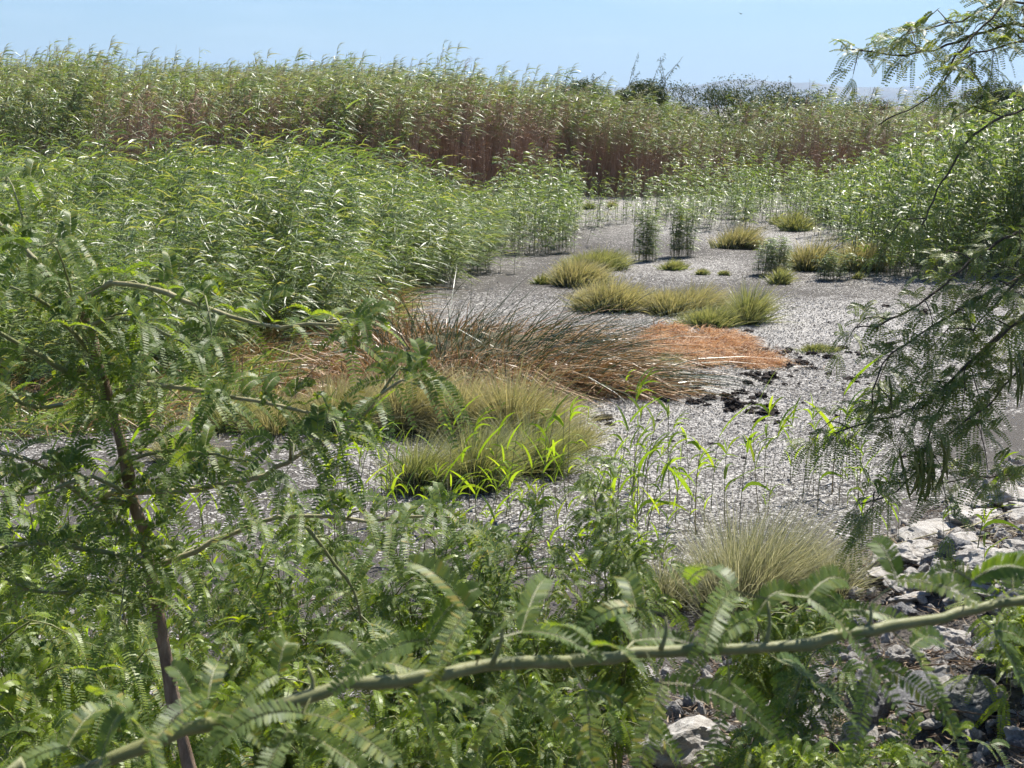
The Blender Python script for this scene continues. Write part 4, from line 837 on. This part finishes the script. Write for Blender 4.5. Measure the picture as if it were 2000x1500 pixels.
shrub((.85, 5.0), [(1480, 1430, 5.), (1560, 1330, 5.1), (1640, 1340, 5.1), (1500, 1490, 4.9)], 'low mesquite shrub among white rocks at the bottom', 38, yellow=.15)
shrub((1.0, 4.6), [(1560, 1475, 4.6), (1680, 1480, 4.6), (1780, 1478, 4.6), (1860, 1500, 4.6)], 'low mesquite shrub along the bottom edge at the right', 39, yellow=.2)
shrub((1.05, 6.4), [(1480, 1215, 6.3), (1560, 1190, 6.4), (1650, 1200, 6.4), (1600, 1240, 6.3), (1420, 1230, 6.3)], 'dark mesquite shrub behind the near branch, in front of the pale tussock', 40, yellow=0, size=(.8, 1.1))
shrub((2.2, 6.0), [(1940, 1230, 5.9), (1990, 1250, 5.9), (1960, 1290, 5.9), (2040, 1220, 5.9)], 'bright mesquite sprig at the right edge under the near branch', 41, yellow=.5)

# the tree whose branches hang in from the right
tb = Vector((3.15, 6.3, 0)); tb.z = float(terrain(tb.x, tb.y))
t3 = Mesquite('mesquite_tree', tb, 'mesquite tree hanging in from the right edge with long pods', L_far, 9)
crown = tb + Vector((-.1, .05, 1.9)); top = tb + Vector((-.3, .1, 3.4))
t3.branch([tb - Vector((0, 0, .1)), tb + Vector((.06, 0, .9)), crown, tb + Vector((-.25, .05, 2.7)), top], .075, .035, 'bark', 'trunk', 0, .006, 10, .12)
def rb(pts, d0, d1, r, hub, sp=.05, tw=.19, twl=(.12, .34), up=(-.6, .5), bias=(0, 0, 0), na=(1, 2), size=(.75, 1.1)):
    w = pxs(pts, d0, d1); _, P = t3.branch([hub, (hub + w[0]) / 2 + Vector((0, 0, .08))] + w, r, .0025, 'dark_twig', 'branch', 6, .004)
    seg = int(len(P) * .15); t3.leaf_along(P[seg:], sp, size, .05, n_at=na, up=up, hang=.3)
    if tw: t3.twigs(P[seg:], tw, twl,   .0028, .4, 'dark_twig', .046, size, up=up, thorns=1, bias=bias, hang=.35)
rb([(2060, 40), (1980, 45), (1900, 70), (1825, 95), (1780, 105), (1745, 107), (1700, 100), (1660, 96)], 6.0, 5.8, .013, top, tw=.20, twl=(.08, .2))
rb([(2060, -20), (1960, 0), (1925, 12), (1875, 40), (1820, 55), (1780, 66), (1750, 84)], 6.0, 5.8, .010, top, tw=.24, twl=(.08, .2))
rb([(2080, 90), (2000, 80), (1930, 100), (1880, 112), (1850, 150)], 5.9, 5.7, .010, top, tw=.14)
rb([(1870, 110), (1860, 140), (1840, 165), (1800, 200), (1750, 225), (1715, 245)], 5.7, 5.7, .006, top, sp=.10, tw=0, na=(1, 1), size=(.5, .75))
rb([(2060, 205), (2000, 215), (1960, 228), (1920, 250), (1880, 285), (1850, 340), (1830, 370), (1812, 410), (1800, 440)], 5.8, 5.6, .010, crown, sp=.14, tw=.30, na=(1, 1), twl=(.1, .25))
rb([(2080, 430), (2000, 448), (1960, 468), (1880, 524), (1840, 560), (1788, 600), (1712, 636), (1670, 640)], 5.9, 5.6, .013, crown, tw=.2, twl=(.1, .22))
rb([(2080, 560), (2000, 624), (1960, 644), (1900, 704), (1860, 740), (1820, 780), (1780, 800), (1720, 820), (1630, 846)], 5.9, 5.5, .014, crown, tw=.18, twl=(.12, .282))
rb([(1960, 560), (1900, 590), (1850, 620), (1800, 650), (1740, 690), (1715, 740), (1705, 790)], 5.7, 5.5, .008, crown, tw=.18, twl=(.08, .2))
rb([(1880, 720), (1840, 790), (1810, 860), (1790, 920), (1750, 960), (1680, 985)], 5.6, 5.4, .009, crown, tw=.18, twl=(.1, .25))
rb([(2080, 640), (2010, 700), (1960, 760), (1900, 810), (1850, 850)], 5.8, 5.5, .010, crown, tw=.18, twl=(.12, .28))
rb([(2080, 500), (2010, 530), (1940, 600), (1900, 650)], 5.8, 5.5, .010, crown, tw=.18, twl=(.12, .28))
rb([(2080, 910), (2000, 925), (1930, 930), (1850, 942)], 5.9, 5.7, .006, crown, sp=.04, tw=.10, twl=(.06, .14), up=(-.3, .5), size=(.5, .75))
def pods(px, py, n, d):
    for i in range(n):
        p = np.array(at(px + random.gauss(0, 14), py + random.gauss(0, 8), d + random.gauss(0, .02))) - t3.o; ln = random.uniform(.12, .20); c = random.gauss(0, .03)
        ts = np.linspace(0, 1, 8); pts = np.stack([p[0] + c * ts ** 2 + .012 * np.sin(ts * 3), np.full(8, p[1]), p[2] - ln * ts], -1)
        g = Geo(); tube(g, pts, np.array([.002, .0052, .0046, .0056, .0046, .0056, .0044, .001]), 5, rnd=random.random()); g.obj('pod', M['pod'], t3.root, True)
pods(1795, 880, 11, 5.45); pods(1835, 850, 4, 5.45); pods(1985, 690, 6, 5.5); pods(1710, 740, 2, 5.5)
t3.finish(300)

# ------------------------------------------------------------------ young reed shoots, grass shoots
def shoot_parts(seed):
    r = np.random.default_rng(seed); h = 1.; lx = r.normal(.06, .06); st = Geo(); ts = np.linspace(0, 1, 5)
    f = lambda t: np.array([lx * t * t, .03 * math.sin(seed) * t, h * t]); tube(st, [f(t) for t in ts], np.linspace(.006, .0025, 5), 4, rnd=r.random())
    out = [('stem', st.mesh('stem', M['reed_stem'], True))]
    for k in range(int(r.integers(4, 7))):
        t = r.uniform(.25, 1.); g = Geo(); a = r.uniform(-1.2, 1.2) + (math.pi if r.random() < .35 else 0)
        d = norm(np.array([[math.cos(a) * .55, math.sin(a) * .55, r.uniform(.9, 2.0)]])); side = norm(np.cross(d, [[0, 0, 1.]]) + r.normal(0, .5, (1, 3)))
        strands(g, np.array([f(t)]), d, np.array([r.uniform(.30, .58)]), np.array([r.uniform(.024, .040)]), np.array([[math.cos(a) * .3 + .1, 0, r.uniform(-1.0, .0)]]), 5, [.5, 1, .95, .8, .5, 0], 0, r.random(1), side, r)
        out.append(('leaf', g.mesh('leaf', M['shoot'])))
    return out
SHOOTS = [shoot_parts(700 + i) for i in range(9)]
random.seed(5)
def shoot(px, py, hpx, label, group):
    p = ground(px, py); d = depth_of(p); h = hpx / F * d * 1.05
    o = empty('reed_shoot', p, label, 'reed shoot', group); o.rotation_euler = (random.gauss(0, .08), random.gauss(0, .08), random.uniform(-.8, .8)); w = max(h, .45) * random.uniform(.8, 1.1); o.scale = (w, w, h)
    for nm, me in random.choice(SHOOTS): link(nm, me, o)
    return o
def where(px, py, hpx):
    side = 'far left' if px < 220 else 'left' if px < 700 else 'left of centre' if px < 900 else 'centre' if px < 1180 else 'right of centre' if px < 1420 else 'right'
    return ('tall ' if hpx > 150 else 'short ' if hpx < 100 else ''), side
G1, G2, G3 = 'young green reed shoots on the mud', 'bright grass shoots behind the left shrubs', 'thin reed shoots by the shore'
for i in range(46):
    q = (random.uniform(1180, 1690), random.uniform(930, 1050), random.uniform(90, 210)); t_, w_ = where(*q); shoot(*q, t_ + 'thin green reed shoot on the speckled mud beyond the pale tussock, ' + w_, G1)
for i in range(74):
    q = (random.uniform(640, 1260), random.uniform(960, 1100), random.uniform(100, 200)); t_, w_ = where(*q); shoot(*q, t_ + 'bright reed shoot in front of the green tussock row, ' + w_, G1)
for i in range(56):
    q = (random.uniform(480, 1320), random.uniform(1080, 1240), random.uniform(80, 170)); t_, w_ = where(*q); shoot(*q, t_ + 'yellow-lit reed shoot on shaded mud behind the near branch, ' + w_, G1)
for i in range(84):
    q = (random.uniform(-10, 420), random.uniform(1040, 1300), random.uniform(120, 230)); t_, w_ = where(*q); shoot(*q, t_ + 'yellow-green grass shoot ' + ('at the back of' if q[1] < 1120 else 'in' if q[1] < 1210 else 'at the front of') + ' the thicket behind the left shrubs, ' + w_, G2)
for px, py, h in ((1655, 1030, 110), (1733, 1080, 150), (1905, 1110, 200), (1925, 1150, 150), (1755, 1060, 120), (1850, 1090, 80)): shoot(px, py, h, 'single thin reed shoot standing at the stony shore on the right', G3)
for px, py, h in ((1218, 790, 60), (1140, 870, 90), (1090, 850, 70), (1470, 1100, 70), (1300, 1110, 110), (1290, 1140, 150)): shoot(px, py, h, 'lone bright green shoot standing among the tussocks', 'lone green shoots')

# ------------------------------------------------------------------ sticks, litter
def stick(p0, p1, r, label, mat='pale_twig', group='dry sticks lying on the ground'):
    a, b = ground(*p0), ground(*p1); a.z += r; b.z += r + .02; m = (a + b) / 2 + Vector((random.gauss(0, .03), random.gauss(0, .03), .03)); g = Geo(); P = smooth_path([a, m, b], .06); tube(g, P - np.array(a), np.linspace(r, r * .45, len(P)), 5)
    o = g.obj('dry_stick', M[mat], None, True); o.location = a; tag(o, label, 'stick', group)
for i, (p0, p1) in enumerate((((1700, 1080), (2000, 1010)), ((1780, 1085), (2010, 1040)), ((1830, 1060), (1990, 1000)), ((1740, 1100), (1960, 1060)), ((1880, 1050), (2030, 1035)))): stick(p0, p1, .007, 'long pale dry reed stem lying across the white slabs at the right')
for p0, p1 in (((1640, 1440), (1960, 1350)), ((1780, 1400), (1990, 1420)), ((1540, 1460), (1750, 1410)), ((1700, 1330), (1900, 1310)), ((1380, 1350), (1500, 1330))): stick(p0, p1, .006, 'thin brown dry stick on the shaded litter between the rocks', 'bark')
for p0, p1 in (((930, 1390), (990, 1345)), ((500, 1240), (590, 1210)), ((520, 1250), (640, 1255)), ((930, 1130), (1130, 1120)), ((960, 1110), (1080, 1060)), ((430, 1330), (540, 1300)), ((560, 1190), (700, 1160)), ((340, 1350), (500, 1380))): stick(p0, p1, .008, 'dry brown stick lying on the dark mud under the shrubs', 'bark')
def litter():
    n = 80000; px = RNG.uniform(-200, 3300, n); d = RNG.uniform(3.2, 13, n); x = (px - 1000) / F * d; y = d
    s = shore(x, y); k = RNG.random(n) < np.where(s > -.1, .9, .18 * (y < 10)); x, y = x[k], y[k]; n = len(x)
    b = np.stack([x, y, terrain(x, y) + RNG.uniform(.004, .03, n)], -1); a = RNG.uniform(0, 6.28, n)
    di = norm(np.stack([np.cos(a), np.sin(a), RNG.normal(0, .25, n)], -1)); g = Geo()
    strands(g, b, di, RNG.uniform(.02, .13, n) , RNG.uniform(.003, .009, n), RNG.normal(0, .2, (n, 3)), 2, [.8, 1, 0])
    tag(g.obj('leaf_litter', M['litter']), 'dry leaf and twig litter on the bank and dark mud', 'litter', kind='stuff')
litter()

# ------------------------------------------------------------------ dark bushes on the horizon, bird
def far_bush(px, d, wpx, ypx_top, label, n=2600, shoots=4, seed=0, mat='bush'):
    r = np.random.default_rng(seed); x = xw(px, d); root = empty('mesquite_bush', (x, d, 0), label, 'bush', 'dark bushes on the horizon')
    top = H + (205 - ypx_top) / F * d; rx = wpx / F * d * .5; st = Geo()
    g = Geo(); cen = []
    for i in range(16):
        a = r.uniform(0, 6.28); q = np.array([rx * .8 * math.cos(a) * r.random() ** .5, rx * .6 * math.sin(a) * r.random() ** .5, top * r.uniform(.5, .92)]); cen.append((q, r.uniform(.25, .55) * rx * .7))
        tube(st, [(0, 0, 0), tuple(q * .5 + [0, 0, .2]), tuple(q)], [.07, .04, .012], 5)
    for i in range(shoots):
        q = np.array([r.uniform(-.7, .7) * rx, r.normal(0, .2), top * .85]); e = q + np.array([r.uniform(-.3, 1.1), 0, r.uniform(.6, 1.5)]) * r.uniform(.5, 1.1)
        tube(st, [tuple(q), tuple((q + e) / 2 + [0, 0, .1]), tuple(e)], [.010, .008, .004], 4)
        t = r.random(46) ** .8; b = q + (e - q) * t[:, None] + r.normal(0, .02, (46, 3)); strands(g, b, norm(r.normal(size=(46, 3)) + [0, 0, .3]), .12, .022, np.array([0, 0, -.5]), 2, [.5, 1, 0], rng=r)
    for q, s in cen:
        m = n * 2 // 16; u = norm(r.normal(size=(m, 3))) * (r.random(m) ** .4)[:, None] * s * np.array([1.3, 1.2, .65]); b = q + u
        strands(g, b, norm(r.normal(size=(m, 3)) + [.3, 0, .2]), r.uniform(.08, .18, m), .032, np.array([0, 0, -.4]), 2, [.5, 1, 0], rng=r)
    st.obj('trunk', M['dark_twig'], root, True); tag(g.obj('crown', M[mat], root), kind='stuff')
far_bush(1425, 66, 270, 160, 'dark wide bush on the horizon right of centre', 4200, 3, 1)
far_bush(1575, 67, 230, 168, 'lower dark bush on the horizon, right of the widest one', 3400, 2, 2)
far_bush(1255, 62, 130, 146, 'feathery bush rising above the reeds, with long arching shoots', 3400, 7, 3)
far_bush(1135, 62, 120, 146, 'thin bush poking above the tall reeds, left of the feathery one', 2400, 5, 4)
far_bush(1665, 67, 130, 186, 'small low bush on the horizon below the hanging twig', 2000, 2, 5)
far_bush(1960, 56, 190, 160, 'dark bush on the horizon at the right edge', 4200, 5, 6)
g = Geo(); tube(g, [(-.18, 0, 0), (-.08, 0, .01), (.05, 0, 0), (.16, 0, .01)], [.005, .05, .05, .01], 6)
g.add([(.05, 0, .02), (-.06, 0, .02), (-.09, .42, .14), (-.01, .22, .09), (-.09, -.42, .14), (-.01, -.22, .09)], [np.array([[0, 3, 2, 1], [0, 1, 4, 5]])])
bd = g.obj('bird', M['bird']); bd.location = at(1447, 27, 150); bd.rotation_euler = (.2, 0, .8); tag(bd, 'tiny dark bird flying alone in the blue sky', 'bird')
